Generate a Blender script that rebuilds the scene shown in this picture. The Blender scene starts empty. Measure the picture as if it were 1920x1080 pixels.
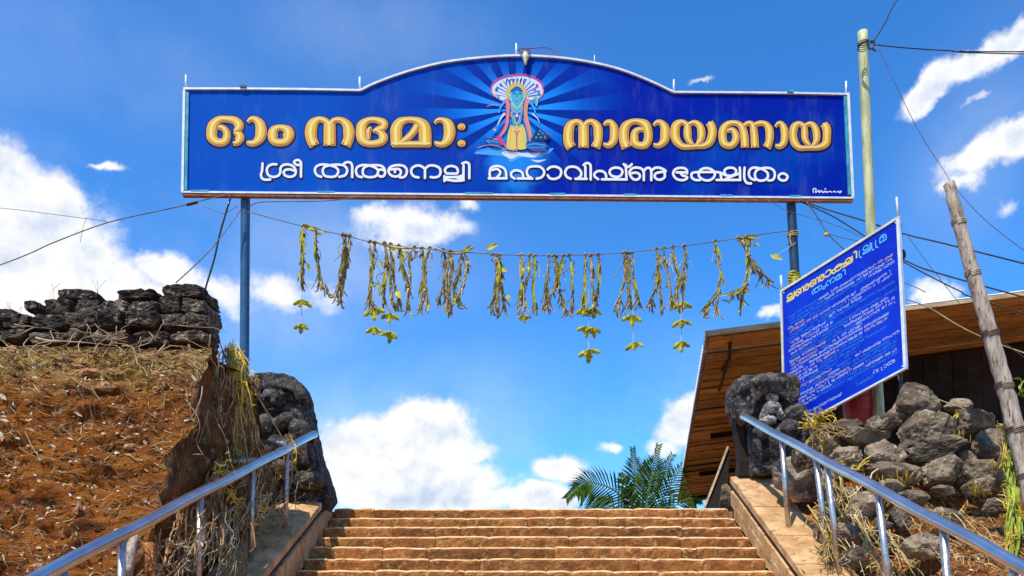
import bpy, bmesh, math, random
from mathutils import Vector, noise, Matrix

# ------------------------------------------------------------------ camera, world, sun, exposure
scene = bpy.context.scene
COL = scene.collection
EYE = 1.6
PITCH = math.radians(4.0)
FPX = 1493.0
SPX = 506.6
cam_d = bpy.data.cameras.new('camera')
cam_d.sensor_width = 36.0
cam_d.lens = FPX / 1920 * 36.0
cam_d.shift_y = SPX / 1920
cam_d.clip_start = 0.05
cam_d.clip_end = 5000
cam = bpy.data.objects.new('camera', cam_d)
COL.objects.link(cam)
cam.location = (0, 0, EYE)
cam.rotation_euler = (math.radians(90) + PITCH, 0, 0)
scene.camera = cam
FW = Vector((0, math.cos(PITCH), math.sin(PITCH)))
UP = Vector((0, -math.sin(PITCH), math.cos(PITCH)))
RT = Vector((1, 0, 0))
CAMLOC = Vector((0, 0, EYE))


def ray(x, y):
    return FW + RT * ((x - 960) / FPX) + UP * ((540 - y + SPX) / FPX)


def px(x, y, d):
    """the point of the place seen at photo position x, y and d metres ahead"""
    r = ray(x, y)
    return CAMLOC + r * (d / r.y)


SUN_DIR = Vector((-0.30, -0.42, 0.86)).normalized()     # towards the sun
sun_el = math.asin(SUN_DIR.z)
sun_rot = math.atan2(SUN_DIR.x, SUN_DIR.y)
sd = bpy.data.lights.new('sun', 'SUN')
sd.energy = 4.9
sd.angle = math.radians(0.5)
sd.color = (1.0, 0.95, 0.87)
sun = bpy.data.objects.new('sun', sd)
COL.objects.link(sun)
sun.rotation_euler = SUN_DIR.to_track_quat('Z', 'Y').to_euler()

scene.view_settings.view_transform = 'Standard'
scene.view_settings.look = 'None'
scene.view_settings.gamma = 1
scene.view_settings.use_curve_mapping = False
scene.view_settings.exposure = 0.08

world = bpy.data.worlds.new('World')
scene.world = world
world.use_nodes = True
wt = world.node_tree
wt.nodes.clear()


class NT:
    """little helper to write node graphs"""
    def __init__(self, tree):
        self.t = tree

    def n(self, typ, **kw):
        nd = self.t.nodes.new(typ)
        for k, v in kw.items():
            setattr(nd, k, v)
        return nd

    def link(self, a, b):
        self.t.links.new(a, b)

    def val(self, sock, v):
        if hasattr(v, 'is_output') or hasattr(v, 'links'):
            self.link(v, sock)
        else:
            sock.default_value = v

    def math(self, op, a, b=0.0, c=None, clamp=False):
        nd = self.n('ShaderNodeMath', operation=op)
        nd.use_clamp = clamp
        self.val(nd.inputs[0], a)
        self.val(nd.inputs[1], b)
        if c is not None:
            self.val(nd.inputs[2], c)
        return nd.outputs[0]

    def vmath(self, op, a, b=None):
        nd = self.n('ShaderNodeVectorMath', operation=op)
        self.val(nd.inputs[0], a)
        if b is not None:
            self.val(nd.inputs[1], b)
        return nd.outputs['Value'] if op in ('LENGTH', 'DOT_PRODUCT', 'DISTANCE') else nd.outputs[0]

    def mix(self, f, a, b, mode='MIX'):
        nd = self.n('ShaderNodeMix', data_type='RGBA', blend_type=mode)
        self.val(nd.inputs[0], f)
        self.val(nd.inputs[6], a)
        self.val(nd.inputs[7], b)
        return nd.outputs[2]

    def noise(self, vec, scale, detail=6, rough=0.55, dist=0.0, out=0, lac=2.0):
        nd = self.n('ShaderNodeTexNoise')
        if vec is not None:
            self.link(vec, nd.inputs['Vector'])
        nd.inputs['Scale'].default_value = scale
        nd.inputs['Detail'].default_value = detail
        nd.inputs['Roughness'].default_value = rough
        nd.inputs['Distortion'].default_value = dist
        nd.inputs['Lacunarity'].default_value = lac
        return nd.outputs[out]

    def ss(self, v, lo, hi, a=0.0, b=1.0):
        nd = self.n('ShaderNodeMapRange', interpolation_type='SMOOTHSTEP')
        self.val(nd.inputs[0], v)
        nd.inputs[1].default_value = lo
        nd.inputs[2].default_value = hi
        nd.inputs[3].default_value = a
        nd.inputs[4].default_value = b
        return nd.outputs[0]

    def ramp(self, v, stops):
        nd = self.n('ShaderNodeValToRGB')
        el = nd.color_ramp.elements
        while len(el) > 1:
            el.remove(el[0])
        el[0].position = stops[0][0]
        el[0].color = (*stops[0][1], 1)
        for p, c in stops[1:]:
            e = el.new(p)
            e.color = (*c, 1)
        self.link(v, nd.inputs[0])
        return nd.outputs[0]


W = NT(wt)
sky = W.n('ShaderNodeTexSky', sky_type='NISHITA')
sky.sun_disc = False
sky.sun_elevation = sun_el
sky.sun_rotation = sun_rot
sky.altitude = 900
sky.air_density = 1.0
sky.dust_density = 0.25
sky.ozone_density = 2.0
tc = W.n('ShaderNodeTexCoord')
D = W.vmath('NORMALIZE', tc.outputs['Generated'])
# clouds: each entry is a cumulus at the bearing and height where it stands (x, y, half-width, half-height, density)
CLOUDS = [
    (20, 330, 95, 95, 1.15), (80, 400, 110, 110, 1.2), (20, 500, 170, 130, 1.3), (160, 480, 90, 75, 1.05), (180, 560, 130, 90, 1.1),
    (310, 525, 75, 42, 1.0), (510, 545, 75, 55, 0.85), (410, 560, 60, 50, 0.75), (215, 326, 46, 10, 0.62),
    (775, 432, 115, 45, 0.82), (690, 400, 60, 30, 0.62), (880, 392, 28, 18, 0.6),
    (690, 850, 95, 70, 1.25), (800, 812, 95, 62, 1.25), (760, 905, 190, 60, 1.3), (640, 870, 70, 80, 1.15), (895, 842, 50, 22, 0.75),
    (900, 935, 110, 26, 0.95), (1010, 945, 90, 32, 1.0), (1060, 885, 55, 26, 0.85), (1150, 838, 26, 14, 0.72), (1190, 795, 20, 9, 0.5),
    (1285, 800, 62, 46, 1.1), (1240, 835, 45, 28, 0.75),
    (1303, 163, 34, 9, 0.66),
    (1740, 165, 42, 36, 0.95), (1795, 135, 60, 36, 1.0), (1880, 88, 80, 40, 1.1), (1830, 190, 30, 14, 0.6),
    (1845, 300, 62, 46, 1.0), (1905, 268, 55, 42, 1.1), (1820, 350, 42, 28, 0.7), (1885, 385, 35, 22, 0.7),
    (1745, 555, 60, 42, 0.9), (1450, 606, 36, 14, 0.8), (600, 560, 60, 50, 0.55),
]
wv = W.noise(D, 5.0, 6, 0.6, out=1)
wv = W.vmath('SUBTRACT', wv, (0.5, 0.5, 0.5))
wsc = W.n('ShaderNodeVectorMath', operation='SCALE')
W.link(wv, wsc.inputs[0])
wsc.inputs['Scale'].default_value = 0.085
DW = W.vmath('ADD', D, wsc.outputs[0])
wv2 = W.noise(D, 26.0, 6, 0.62, out=1)
wv2 = W.vmath('SUBTRACT', wv2, (0.5, 0.5, 0.5))
wsc2 = W.n('ShaderNodeVectorMath', operation='SCALE')
W.link(wv2, wsc2.inputs[0])
wsc2.inputs['Scale'].default_value = 0.022
DW = W.vmath('ADD', DW, wsc2.outputs[0])
dens = None
for (cx, cy, rx, ry, s) in CLOUDS:
    c = ray(cx, cy).normalized()
    a = (ray(cx + rx, cy).normalized() - c)
    b = (ray(cx, cy - ry).normalized() - c)
    sx, sz = 1 / a.length, 1 / b.length
    # frame of the cloud on the celestial sphere
    ax = a.normalized() / a.length
    bx = b.normalized() / b.length
    df = W.vmath('SUBTRACT', DW, tuple(c))
    u = W.vmath('DOT_PRODUCT', df, tuple(ax))
    v = W.vmath('DOT_PRODUCT', df, tuple(bx))
    q = W.math('MULTIPLY', u, u)
    q = W.math('MULTIPLY_ADD', v, v, q)
    q = W.math('MULTIPLY', q, -0.8)
    g = W.math('MULTIPLY', W.math('EXPONENT', q), s)
    # only the half of the sky the cloud is in
    dens = g if dens is None else W.math('SMOOTH_MAX', dens, g, 0.15)
front = W.ss(W.vmath('DOT_PRODUCT', D, (0, 1, 0)), 0.0, 0.3)
dens = W.math('MULTIPLY', dens, front)
# the rest of the sky carries scattered clouds of the same kind
gen = W.ss(W.noise(D, 3.2, 4, 0.5), 0.52, 0.72, 0.0, 1.1)
inframe = W.ss(W.vmath('DOT_PRODUCT', D, tuple(ray(960, 540).normalized())), 0.74, 0.84)
gen = W.math('MULTIPLY', gen, W.math('SUBTRACT', 1.0, inframe))
dens = W.math('MAXIMUM', dens, gen)
fb = W.noise(D, 9.0, 9, 0.62)
fb2 = W.noise(D, 30.0, 7, 0.6)
nz = W.math('MULTIPLY_ADD', fb, 1.25, W.math('MULTIPLY', fb2, 0.55))
val = W.math('ADD', dens, W.math('SUBTRACT', nz, 0.90))
alpha = W.ss(val, 0.33, 0.76)
alpha = W.math('POWER', alpha, 1.15)
thick = W.ss(val, 0.6, 1.3)
# shade of the cloud itself: bellies a soft blue grey
UPS = Vector((-0.35, 0.0, 1.0)).normalized() * 0.03
sa = W.noise(D, 9.0, 8, 0.6)
sb = W.noise(W.vmath('ADD', D, tuple(UPS)), 9.0, 8, 0.6)
emb = W.math('MULTIPLY', W.math('SUBTRACT', sb, sa), 2.6)
sc = W.noise(D, 24.0, 6, 0.6)
sdn = W.noise(W.vmath('ADD', D, tuple(UPS * 0.4)), 24.0, 6, 0.6)
emb = W.math('ADD', emb, W.math('MULTIPLY', W.math('SUBTRACT', sdn, sc), 1.2))
emb = W.math('ADD', emb, W.math('MULTIPLY_ADD', thick, 0.38, -0.12))
shade = W.ss(emb, -0.25, 0.85)
ccol = W.mix(shade, (1.0, 1.0, 1.0, 1), (0.52, 0.64, 0.84, 1))
# sky colour: Nishita, a little more saturated
hs = W.n('ShaderNodeHueSaturation')
hs.inputs['Saturation'].default_value = 1.12
hs.inputs['Value'].default_value = 1.0
W.link(sky.outputs[0], hs.inputs['Color'])
SKYK = 0.15
skc = W.mix(1.0, hs.outputs[0], (0.47, 1.14, 1.66, 1), 'MULTIPLY')
ccs = W.mix(1.0, ccol, (1 / SKYK, 1 / SKYK, 1 / SKYK, 1), 'MULTIPLY')
veil = None
for (cx, cy, rx, ry, s) in [(150, 120, 420, 200, .16), (60, 480, 330, 240, .55), (420, 560, 260, 150, .45), (620, 470, 300, 120, .35), (760, 850, 420, 170, .5), (700, 60, 300, 120, .18), (1050, 900, 300, 100, .4), (1850, 250, 130, 240, .22), (1300, 760, 160, 120, .25)]:
    c = ray(cx, cy).normalized()
    a = (ray(cx + rx, cy).normalized() - c)
    b = (ray(cx, cy - ry).normalized() - c)
    df = W.vmath('SUBTRACT', DW, tuple(c))
    u = W.vmath('DOT_PRODUCT', df, tuple(a.normalized() / a.length))
    v = W.vmath('DOT_PRODUCT', df, tuple(b.normalized() / b.length))
    q = W.math('MULTIPLY_ADD', v, v, W.math('MULTIPLY', u, u))
    g = W.math('MULTIPLY', W.math('EXPONENT', W.math('MULTIPLY', q, -1.2)), s)
    veil = g if veil is None else W.math('MAXIMUM', veil, g)
veil = W.math('MULTIPLY', W.math('MULTIPLY', veil, front), W.ss(W.noise(D, 4.0, 8, 0.62), 0.25, 0.75))
skc = W.mix(veil, skc, (0.80 / SKYK, 0.90 / SKYK, 1.0 / SKYK, 1))
full = W.mix(alpha, skc, ccs)
bg = W.n('ShaderNodeBackground')
bg.inputs['Strength'].default_value = SKYK
W.link(full, bg.inputs['Color'])
wo = W.n('ShaderNodeOutputWorld')
W.link(bg.outputs[0], wo.inputs['Surface'])

# ------------------------------------------------------------------ materials
MATS = {}


def mat(name, c1, c2=None, scale=6.0, rough=0.85, metal=0.0, bump=0.0, bscale=None, stretch=(1, 1, 1), c3=None,
        objvar=0.0, spec=0.3, lo=0.35, hi=0.65, bdist=0.02, detail=8, trans=0.0):
    if name in MATS:
        return MATS[name]
    m = bpy.data.materials.new(name)
    m.use_nodes = True
    t = m.node_tree
    N = NT(t)
    b = t.nodes['Principled BSDF']
    b.inputs['Roughness'].default_value = rough
    b.inputs['Metallic'].default_value = metal
    b.inputs['Specular IOR Level'].default_value = spec
    tcn = N.n('ShaderNodeTexCoord')
    mp = N.n('ShaderNodeMapping')
    mp.inputs['Scale'].default_value = stretch
    gm = N.n('ShaderNodeNewGeometry')
    N.link(gm.outputs['Position'], mp.inputs['Vector'])
    vec = mp.outputs[0]
    oi = N.n('ShaderNodeObjectInfo')
    off = N.vmath('ADD', vec, oi.outputs['Random'])
    if c2 is None:
        c2 = c1
    f = N.ss(N.noise(off, scale, detail, 0.62), lo, hi)
    col = N.mix(f, (*c1, 1), (*c2, 1))
    if c3 is not None:
        f2 = N.ss(N.noise(off, scale * 2.7, detail, 0.65, 0.4), 0.52, 0.66)
        col = N.mix(f2, col, (*c3, 1))
    if objvar > 0:
        k = N.ss(oi.outputs['Random'], 0, 1, 1 - objvar, 1 + objvar)
        kk = N.n('ShaderNodeCombineColor')
        for i in range(3):
            N.link(k, kk.inputs[i])
        col = N.mix(1.0, col, kk.outputs[0], 'MULTIPLY')
    N.link(col, b.inputs['Base Color'])
    if bump > 0:
        bn = N.n('ShaderNodeBump')
        bn.inputs['Strength'].default_value = bump
        bn.inputs['Distance'].default_value = bdist
        N.link(N.noise(off, bscale or scale * 3, 8, 0.65), bn.inputs['Height'])
        N.link(bn.outputs[0], b.inputs['Normal'])
    if trans > 0:
        tr = N.n('ShaderNodeBsdfTranslucent')
        N.link(col, tr.inputs['Color'])
        ms = N.n('ShaderNodeMixShader')
        ms.inputs[0].default_value = trans
        N.link(b.outputs[0], ms.inputs[1])
        N.link(tr.outputs[0], ms.inputs[2])
        N.link(ms.outputs[0], t.nodes['Material Output'].inputs['Surface'])
    MATS[name] = m
    return m


M_step = mat('laterite_step', (0.20, 0.068, 0.015), (0.40, 0.150, 0.036), 5, 0.9, bump=0.9, bscale=22, c3=(0.50, 0.26, 0.09), objvar=0.22, bdist=0.04)
M_worn = mat('worn_laterite_edge', (0.56, 0.29, 0.09), (0.78, 0.54, 0.27), 8, 0.9, bump=0.6, bscale=26)
M_cope = mat('coping_stone', (0.47, 0.255, 0.095), (0.66, 0.41, 0.19), 4, 0.85, bump=0.7, bscale=26, c3=(0.36, 0.18, 0.07), objvar=0.06)
M_copel = mat('worn_coping_stone', (0.46, 0.25, 0.10), (0.68, 0.42, 0.19), 3, 0.85, bump=0.5, bscale=26, objvar=0.08)
M_mortar = mat('dark_mortar', (0.06, 0.03, 0.015), (0.12, 0.06, 0.03), 8, 0.95)
M_black = mat('black_weathered_stone', (0.024, 0.018, 0.013), (0.17, 0.12, 0.078), 5, 0.92, bump=1.0, bscale=22, c3=(0.34, 0.25, 0.16), objvar=0.45, bdist=0.04, lo=.4, hi=.7)
M_rock = mat('grey_field_stone', (0.11, 0.075, 0.045), (0.32, 0.235, 0.145), 4, 0.92, bump=1.0, bscale=20, c3=(0.50, 0.39, 0.25), objvar=0.35, bdist=0.05)
M_carve = mat('carved_basalt', (0.024, 0.020, 0.017), (0.14, 0.115, 0.09), 7, 0.85, bump=0.9, bscale=28, c3=(0.22, 0.19, 0.16), bdist=0.03, lo=.4, hi=.72)
M_lichen = mat('pale_lichen_stone', (0.07, 0.06, 0.05), (0.58, 0.53, 0.45), 14, 0.9, bump=0.8, bscale=40)
M_soil = mat('ground_soil', (0.24, 0.11, 0.05), (0.38, 0.20, 0.10), 1.5, 0.95, bump=0.5)
M_steel = mat('brushed_steel', (0.66, 0.64, 0.60), (0.82, 0.79, 0.74), 4, 0.30, metal=1.0)
M_steelp = mat('dull_steel', (0.42, 0.40, 0.37), (0.66, 0.62, 0.56), 18, 0.38, metal=0.85, bump=0.15)
M_post = mat('blue_painted_post', (0.018, 0.075, 0.15), (0.03, 0.11, 0.20), 6, 0.4, spec=0.5)
M_postd = mat('dark_painted_post', (0.010, 0.022, 0.05), (0.02, 0.05, 0.09), 6, 0.4, spec=0.5)
M_alu = mat('aluminium_trim', (0.62, 0.64, 0.64), (0.80, 0.82, 0.82), 9, 0.4, metal=0.1)
M_teal = mat('teal_trim', (0.02, 0.22, 0.30), (0.05, 0.38, 0.45), 7, 0.5)
M_brown = mat('rusty_trim', (0.16, 0.05, 0.02), (0.32, 0.12, 0.04), 10, 0.7)
M_straw = mat('dry_straw', (0.27, 0.165, 0.05), (0.66, 0.48, 0.20), 9, 0.8, objvar=0.2)
M_straw2 = mat('pale_dry_stem', (0.40, 0.29, 0.14), (0.70, 0.57, 0.34), 9, 0.8, objvar=0.15)
M_yellow = mat('yellowed_stem', (0.52, 0.34, 0.03), (0.80, 0.58, 0.08), 9, 0.7, objvar=0.2)
M_gstem = mat('green_stem', (0.16, 0.26, 0.02), (0.40, 0.44, 0.05), 9, 0.6)
M_root = mat('brown_root', (0.13, 0.060, 0.022), (0.40, 0.23, 0.09), 9, 0.85, objvar=0.25)
M_root2 = mat('weathered_root', (0.16, 0.09, 0.04), (0.52, 0.37, 0.19), 6, 0.85)
M_crumb = mat('laterite_crumb', (0.10, 0.035, 0.014), (0.46, 0.21, 0.075), 14, 0.95, c3=(0.55, 0.40, 0.24))
M_leafw = mat('bleached_leaf', (0.46, 0.34, 0.19), (0.80, 0.70, 0.50), 12, 0.8, objvar=0.2)
M_twig = mat('garland_stem', (0.12, 0.075, 0.025), (0.50, 0.37, 0.15), 24, 0.8, objvar=0.35, c3=(0.28, 0.27, 0.03))
M_gleaf = mat('garland_leaf', (0.20, 0.21, 0.010), (0.66, 0.58, 0.03), 14, 0.5, objvar=0.2, trans=0.35)
M_strip = mat('dry_leaf_strip', (0.16, 0.12, 0.025), (0.42, 0.33, 0.09), 14, 0.6, trans=0.25)
M_yleaf = mat('yellow_leaf', (0.50, 0.42, 0.02), (0.75, 0.66, 0.05), 14, 0.5, trans=0.3)
M_thread = mat('white_thread', (0.55, 0.55, 0.52))
M_wire = mat('black_cable', (0.015, 0.012, 0.012), (0.05, 0.035, 0.03), 6, 0.6)
M_wireb = mat('brown_cord', (0.10, 0.06, 0.04), (0.22, 0.15, 0.09), 6, 0.7)
M_pole = mat('pale_green_pole', (0.34, 0.36, 0.15), (0.58, 0.58, 0.32), 5, 0.55, stretch=(2, 2, 0.3), c3=(0.30, 0.28, 0.12), bump=0.2)
M_bamboo = mat('grey_timber_pole', (0.27, 0.20, 0.135), (0.58, 0.47, 0.35), 8, 0.85, stretch=(2.5, 2.5, 0.4), bump=0.8, bscale=22, c3=(0.11, 0.07, 0.04))
M_plank = mat('roof_plank', (0.28, 0.135, 0.030), (0.54, 0.29, 0.075), 3.5, 0.8, stretch=(0.5, 3.2, 1), bump=0.3, objvar=0.24, c3=(0.16, 0.07, 0.02))
M_pldark = mat('dark_shaded_timber', (0.010, 0.005, 0.003), (0.030, 0.015, 0.007), 4, 0.85, stretch=(0.5, 3, 1), objvar=0.3)  # dark timber, blackened further to carry the deep shade inside the shed
M_fascia = mat('weathered_fascia', (0.34, 0.23, 0.11), (0.58, 0.44, 0.24), 5, 0.8, stretch=(0.6, 3, 3))
M_sheet = mat('corrugated_sheet', (0.72, 0.70, 0.66), (0.86, 0.85, 0.82), 4, 0.5)
M_red = mat('red_painted_drum', (0.42, 0.03, 0.02), (0.60, 0.08, 0.05), 5, 0.5)
M_palm = mat('palm_leaflet', (0.014, 0.048, 0.006), (0.075, 0.14, 0.016), 3, 0.8, spec=0.03, trans=0.10)
M_palmr = mat('palm_rachis', (0.10, 0.14, 0.03), (0.22, 0.24, 0.06), 6, 0.5)
M_trunk = mat('palm_trunk', (0.12, 0.09, 0.06), (0.25, 0.2, 0.14), 8, 0.9, bump=0.5)


def flat(name, c, rough=0.6, spec=0.12):
    return mat(name, c, c, 5, rough, spec=spec)


def bank_material():
    m = bpy.data.materials.new('laterite_bank')
    m.use_nodes = True
    t = m.node_tree
    N = NT(t)
    b = t.nodes['Principled BSDF']
    b.inputs['Roughness'].default_value = 0.95
    b.inputs['Specular IOR Level'].default_value = 0.1
    g = N.n('ShaderNodeNewGeometry')
    P = g.outputs['Position']
    sp = N.n('ShaderNodeSeparateXYZ')
    N.link(P, sp.inputs[0])
    mp = N.n('ShaderNodeMapping')
    mp.inputs['Scale'].default_value = (1, 1, 2.6)
    N.link(P, mp.inputs['Vector'])
    v = mp.outputs[0]
    n1 = N.noise(v, 2.2, 9, 0.68, 0.3)
    n2 = N.noise(v, 9.0, 9, 0.7, 0.5)
    n3 = N.noise(v, 34.0, 6, 0.7)
    c = N.ramp(n1, [(0.32, (0.075, 0.022, 0.007)), (0.44, (0.24, 0.066, 0.012)), (0.56, (0.50, 0.150, 0.018)), (0.70, (0.44, 0.185, 0.038))])
    c = N.mix(N.ss(n2, 0.52, 0.68), c, (0.42, 0.24, 0.10, 1))
    c = N.mix(N.ss(n2, 0.34, 0.46, 1, 0), c, (0.085, 0.030, 0.012, 1))
    c = N.mix(N.ss(n3, 0.60, 0.72), c, (0.60, 0.44, 0.25, 1))
    zz = N.math('MULTIPLY_ADD', n1, 0.8, sp.outputs[2])
    c = N.mix(N.ss(zz, 3.95, 4.4, 0, 0.85), c, N.mix(N.ss(n2, 0.4, 0.6), (0.32, 0.16, 0.045, 1), (0.74, 0.48, 0.14, 1)))
    N.link(c, b.inputs['Base Color'])
    bn = N.n('ShaderNodeBump')
    bn.inputs['Strength'].default_value = 1.0
    bn.inputs['Distance'].default_value = 0.10
    N.link(N.math('MULTIPLY_ADD', n3, 0.5, n2), bn.inputs['Height'])
    N.link(bn.outputs[0], b.inputs['Normal'])
    return m


M_bank = bank_material()


def board_material(name, centre, axx, axz, left, right, rays):
    """printed panel: blue print with sun rays fanning from the figure (position on the panel in metres)"""
    m = bpy.data.materials.new(name)
    m.use_nodes = True
    t = m.node_tree
    N = NT(t)
    b = t.nodes['Principled BSDF']
    b.inputs['Roughness'].default_value = 0.6
    b.inputs['Specular IOR Level'].default_value = 0.03
    g = N.n('ShaderNodeNewGeometry')
    d = N.vmath('SUBTRACT', g.outputs['Position'], tuple(centre))
    u = N.vmath('DOT_PRODUCT', d, tuple(axx))
    v = N.vmath('DOT_PRODUCT', d, tuple(axz))
    f = N.ss(u, -4.4, 1.5)
    nb = N.noise(g.outputs['Position'], 0.9, 5, 0.5)
    c = N.mix(f, (*left, 1), (*right, 1))
    c = N.mix(N.ss(nb, 0.45, 0.75, 0, 0.35), c, (0.0, 0.13, 0.52, 1))
    dust = N.noise(N.vmath('MULTIPLY', g.outputs['Position'], (2.2, 2.2, 0.5)), 2.5, 8, 0.65)
    c = N.mix(N.ss(dust, 0.50, 0.82, 0, 0.22), c, (0.18, 0.25, 0.42, 1))
    if rays:
        ang = N.math('ARCTAN2', u, v)
        s = N.math('SINE', N.math('MULTIPLY', ang, 18.0))
        s = N.ss(s, -0.12, 0.12)
        r = N.math('SQRT', N.math('MULTIPLY_ADD', u, N.math('MULTIPLY', u, 0.42), N.math('MULTIPLY', v, v)))
        fade = N.ss(r, 0.2, 1.12, 1, 0)
        rc = N.mix(N.ss(r, 0.1, 0.8), (0.02, 0.30, 0.88, 1), (0.0, 0.15, 0.62, 1))
        dark = N.mix(fade, c, (0.0, 0.028, 0.24, 1))
        lit = N.mix(fade, c, rc)
        c = N.mix(s, dark, lit)
        # bright mist round the feet of the figure
        q = N.math('MULTIPLY_ADD', u, N.math('MULTIPLY', u, 1.5), N.math('POWER', N.math('ADD', v, 0.72), 2.0))
        q = N.math('ADD', q, N.math('MULTIPLY', N.math('SUBTRACT', N.noise(g.outputs['Position'], 3.0, 5), 0.5), 0.5))
        c = N.mix(N.ss(q, 0.0, 0.42, 0.75, 0), c, (0.02, 0.30, 0.80, 1))
        dv = N.noise(N.vmath('MULTIPLY', g.outputs['Position'], (1, 1, 3.0)), 2.2, 5)
    N.link(c, b.inputs['Base Color'])
    return m


# ------------------------------------------------------------------ mesh helpers
rnd = random.Random(7)


def obj(name, verts, faces, m, parent=None, smooth=False, fm=None):
    """verts in world space; the parent is an Empty or mesh with only a location"""
    base = Vector((0, 0, 0))
    p = parent
    while p is not None:
        base += p.location
        p = p.parent
    me = bpy.data.meshes.new(name)
    me.from_pydata([tuple(Vector(v) - base) for v in verts], [], faces)
    ms = m if isinstance(m, (list, tuple)) else [m]
    for q in ms:
        me.materials.append(q)
    if fm:
        me.polygons.foreach_set('material_index', fm)
    if smooth:
        me.polygons.foreach_set('use_smooth', [True] * len(me.polygons))
    me.update()
    o = bpy.data.objects.new(name, me)
    COL.objects.link(o)
    if parent is not None:
        o.parent = parent
    return o


def recentre(o, at):
    """move a top-level mesh's origin to 'at' without moving the mesh"""
    at = Vector(at)
    o.data.transform(Matrix.Translation(-at))
    o.location = at
    return o


def tag(o, label=None, cat=None, group=None, kind=None):
    if label:
        o['label'] = label
    if cat:
        o['category'] = cat
    if group:
        o['group'] = group
    if kind:
        o['kind'] = kind
    return o


def empty(name, loc, label=None, cat=None, group=None):
    o = bpy.data.objects.new(name, None)
    o.empty_display_size = 0.2
    o.location = loc
    COL.objects.link(o)
    return tag(o, label, cat, group)


class MB:
    def __init__(self):
        self.v = []
        self.f = []
        self.m = []

    def add(self, vs, fs, mi=0):
        o = len(self.v)
        self.v += [Vector(x) for x in vs]
        self.f += [tuple(i + o for i in f) for f in fs]
        self.m += [mi] * len(fs)

    def box(self, c, s, rot=None, mi=0):
        c = Vector(c)
        s = Vector(s) / 2
        vs = []
        for i in (-1, 1):
            for j in (-1, 1):
                for k in (-1, 1):
                    p = Vector((i * s.x, j * s.y, k * s.z))
                    if rot is not None:
                        p = rot @ p
                    vs.append(c + p)
        self.add(vs, [(0, 1, 3, 2), (4, 6, 7, 5), (0, 4, 5, 1), (2, 3, 7, 6), (0, 2, 6, 4), (1, 5, 7, 3)], mi)

    def hexa(self, a, b, c, d, n, mi=0):
        """quad abcd extruded by vector n"""
        vs = [Vector(a), Vector(b), Vector(c), Vector(d)]
        vs += [q + Vector(n) for q in vs]
        self.add(vs, [(0, 1, 2, 3), (7, 6, 5, 4), (0, 4, 5, 1), (1, 5, 6, 2), (2, 6, 7, 3), (3, 7, 4, 0)], mi)

    def tube(self, pts, r, n=6, cap=True, mi=0):
        pts = [Vector(p) for p in pts]
        k = len(pts)
        rr = r if isinstance(r, (list, tuple)) else [r] * k
        T = [(pts[min(i + 1, k - 1)] - pts[max(i - 1, 0)]).normalized() for i in range(k)]
        ref = Vector((0, 0, 1)) if abs(T[0].z) < 0.9 else Vector((1, 0, 0))
        N_ = T[0].cross(ref).normalized()
        vs = []
        for i in range(k):
            N_ = (N_ - T[i] * N_.dot(T[i]))
            if N_.length < 1e-6:
                N_ = T[i].orthogonal()
            N_.normalize()
            B_ = T[i].cross(N_)
            for j in range(n):
                a = 2 * math.pi * j / n
                vs.append(pts[i] + (N_ * math.cos(a) + B_ * math.sin(a)) * rr[i])
        fs = []
        for i in range(k - 1):
            for j in range(n):
                fs.append((i * n + j, i * n + (j + 1) % n, (i + 1) * n + (j + 1) % n, (i + 1) * n + j))
        if cap:
            fs.append(tuple(range(n - 1, -1, -1)))
            fs.append(tuple((k - 1) * n + j for j in range(n)))
        self.add(vs, fs, mi)

    def ellip(self, c, r, rot=None, nu=12, nv=8, mi=0):
        c = Vector(c)
        vs = []
        for i in range(nv + 1):
            th = math.pi * i / nv
            for j in range(nu):
                ph = 2 * math.pi * j / nu
                p = Vector((r[0] * math.sin(th) * math.cos(ph), r[1] * math.sin(th) * math.sin(ph), r[2] * math.cos(th)))
                if rot is not None:
                    p = rot @ p
                vs.append(c + p)
        fs = []
        for i in range(nv):
            for j in range(nu):
                a, b_ = i * nu + j, i * nu + (j + 1) % nu
                q, w_ = (i + 1) * nu + (j + 1) % nu, (i + 1) * nu + j
                if i == 0:
                    fs.append((a, q, w_))
                elif i == nv - 1:
                    fs.append((a, b_, q))
                else:
                    fs.append((a, b_, q, w_))
        self.add(vs, fs, mi)

    def build(self, name, m, parent=None, smooth=False):
        return obj(name, self.v, self.f, m, parent, smooth, self.m if isinstance(m, (list, tuple)) else None)


def crom(pts, k=6, closed=False):
    """Catmull-Rom through points of any dimension"""
    P = [list(p) for p in pts]
    n = len(P)
    if n < 3:
        out = []
        for i in range(n - 1):
            for s in range(k):
                t = s / k
                out.append([a + (b - a) * t for a, b in zip(P[i], P[i + 1])])
        out.append(P[-1])
        return out
    out = []
    rng = n if closed else n - 1
    for i in range(rng):
        if closed:
            p0, p1, p2, p3 = P[(i - 1) % n], P[i], P[(i + 1) % n], P[(i + 2) % n]
        else:
            p1, p2 = P[i], P[i + 1]
            p0 = P[i - 1] if i > 0 else [2 * a - b for a, b in zip(p1, p2)]
            p3 = P[i + 2] if i + 2 < n else [2 * b - a for a, b in zip(p1, p2)]
        for s in range(k):
            t = s / k
            out.append([0.5 * (2 * b + (c - a) * t + (2 * a - 5 * b + 4 * c - d) * t * t + (3 * b - a - 3 * c + d) * t ** 3)
                        for a, b, c, d in zip(p0, p1, p2, p3)])
    out.append(P[0] if closed else P[-1])
    return out


def pxline(pts, d, k=6):
    """smooth polyline through photo positions (x, y[, d])"""
    q = [px(p[0], p[1], p[2] if len(p) > 2 else d) for p in pts]
    return [Vector(v) for v in crom(q, k)]


def fnoise(p, s=1.0, o=5):
    return noise.fractal(Vector(p) * s, 1.0, 2.0, o)


_ico = None


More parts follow.
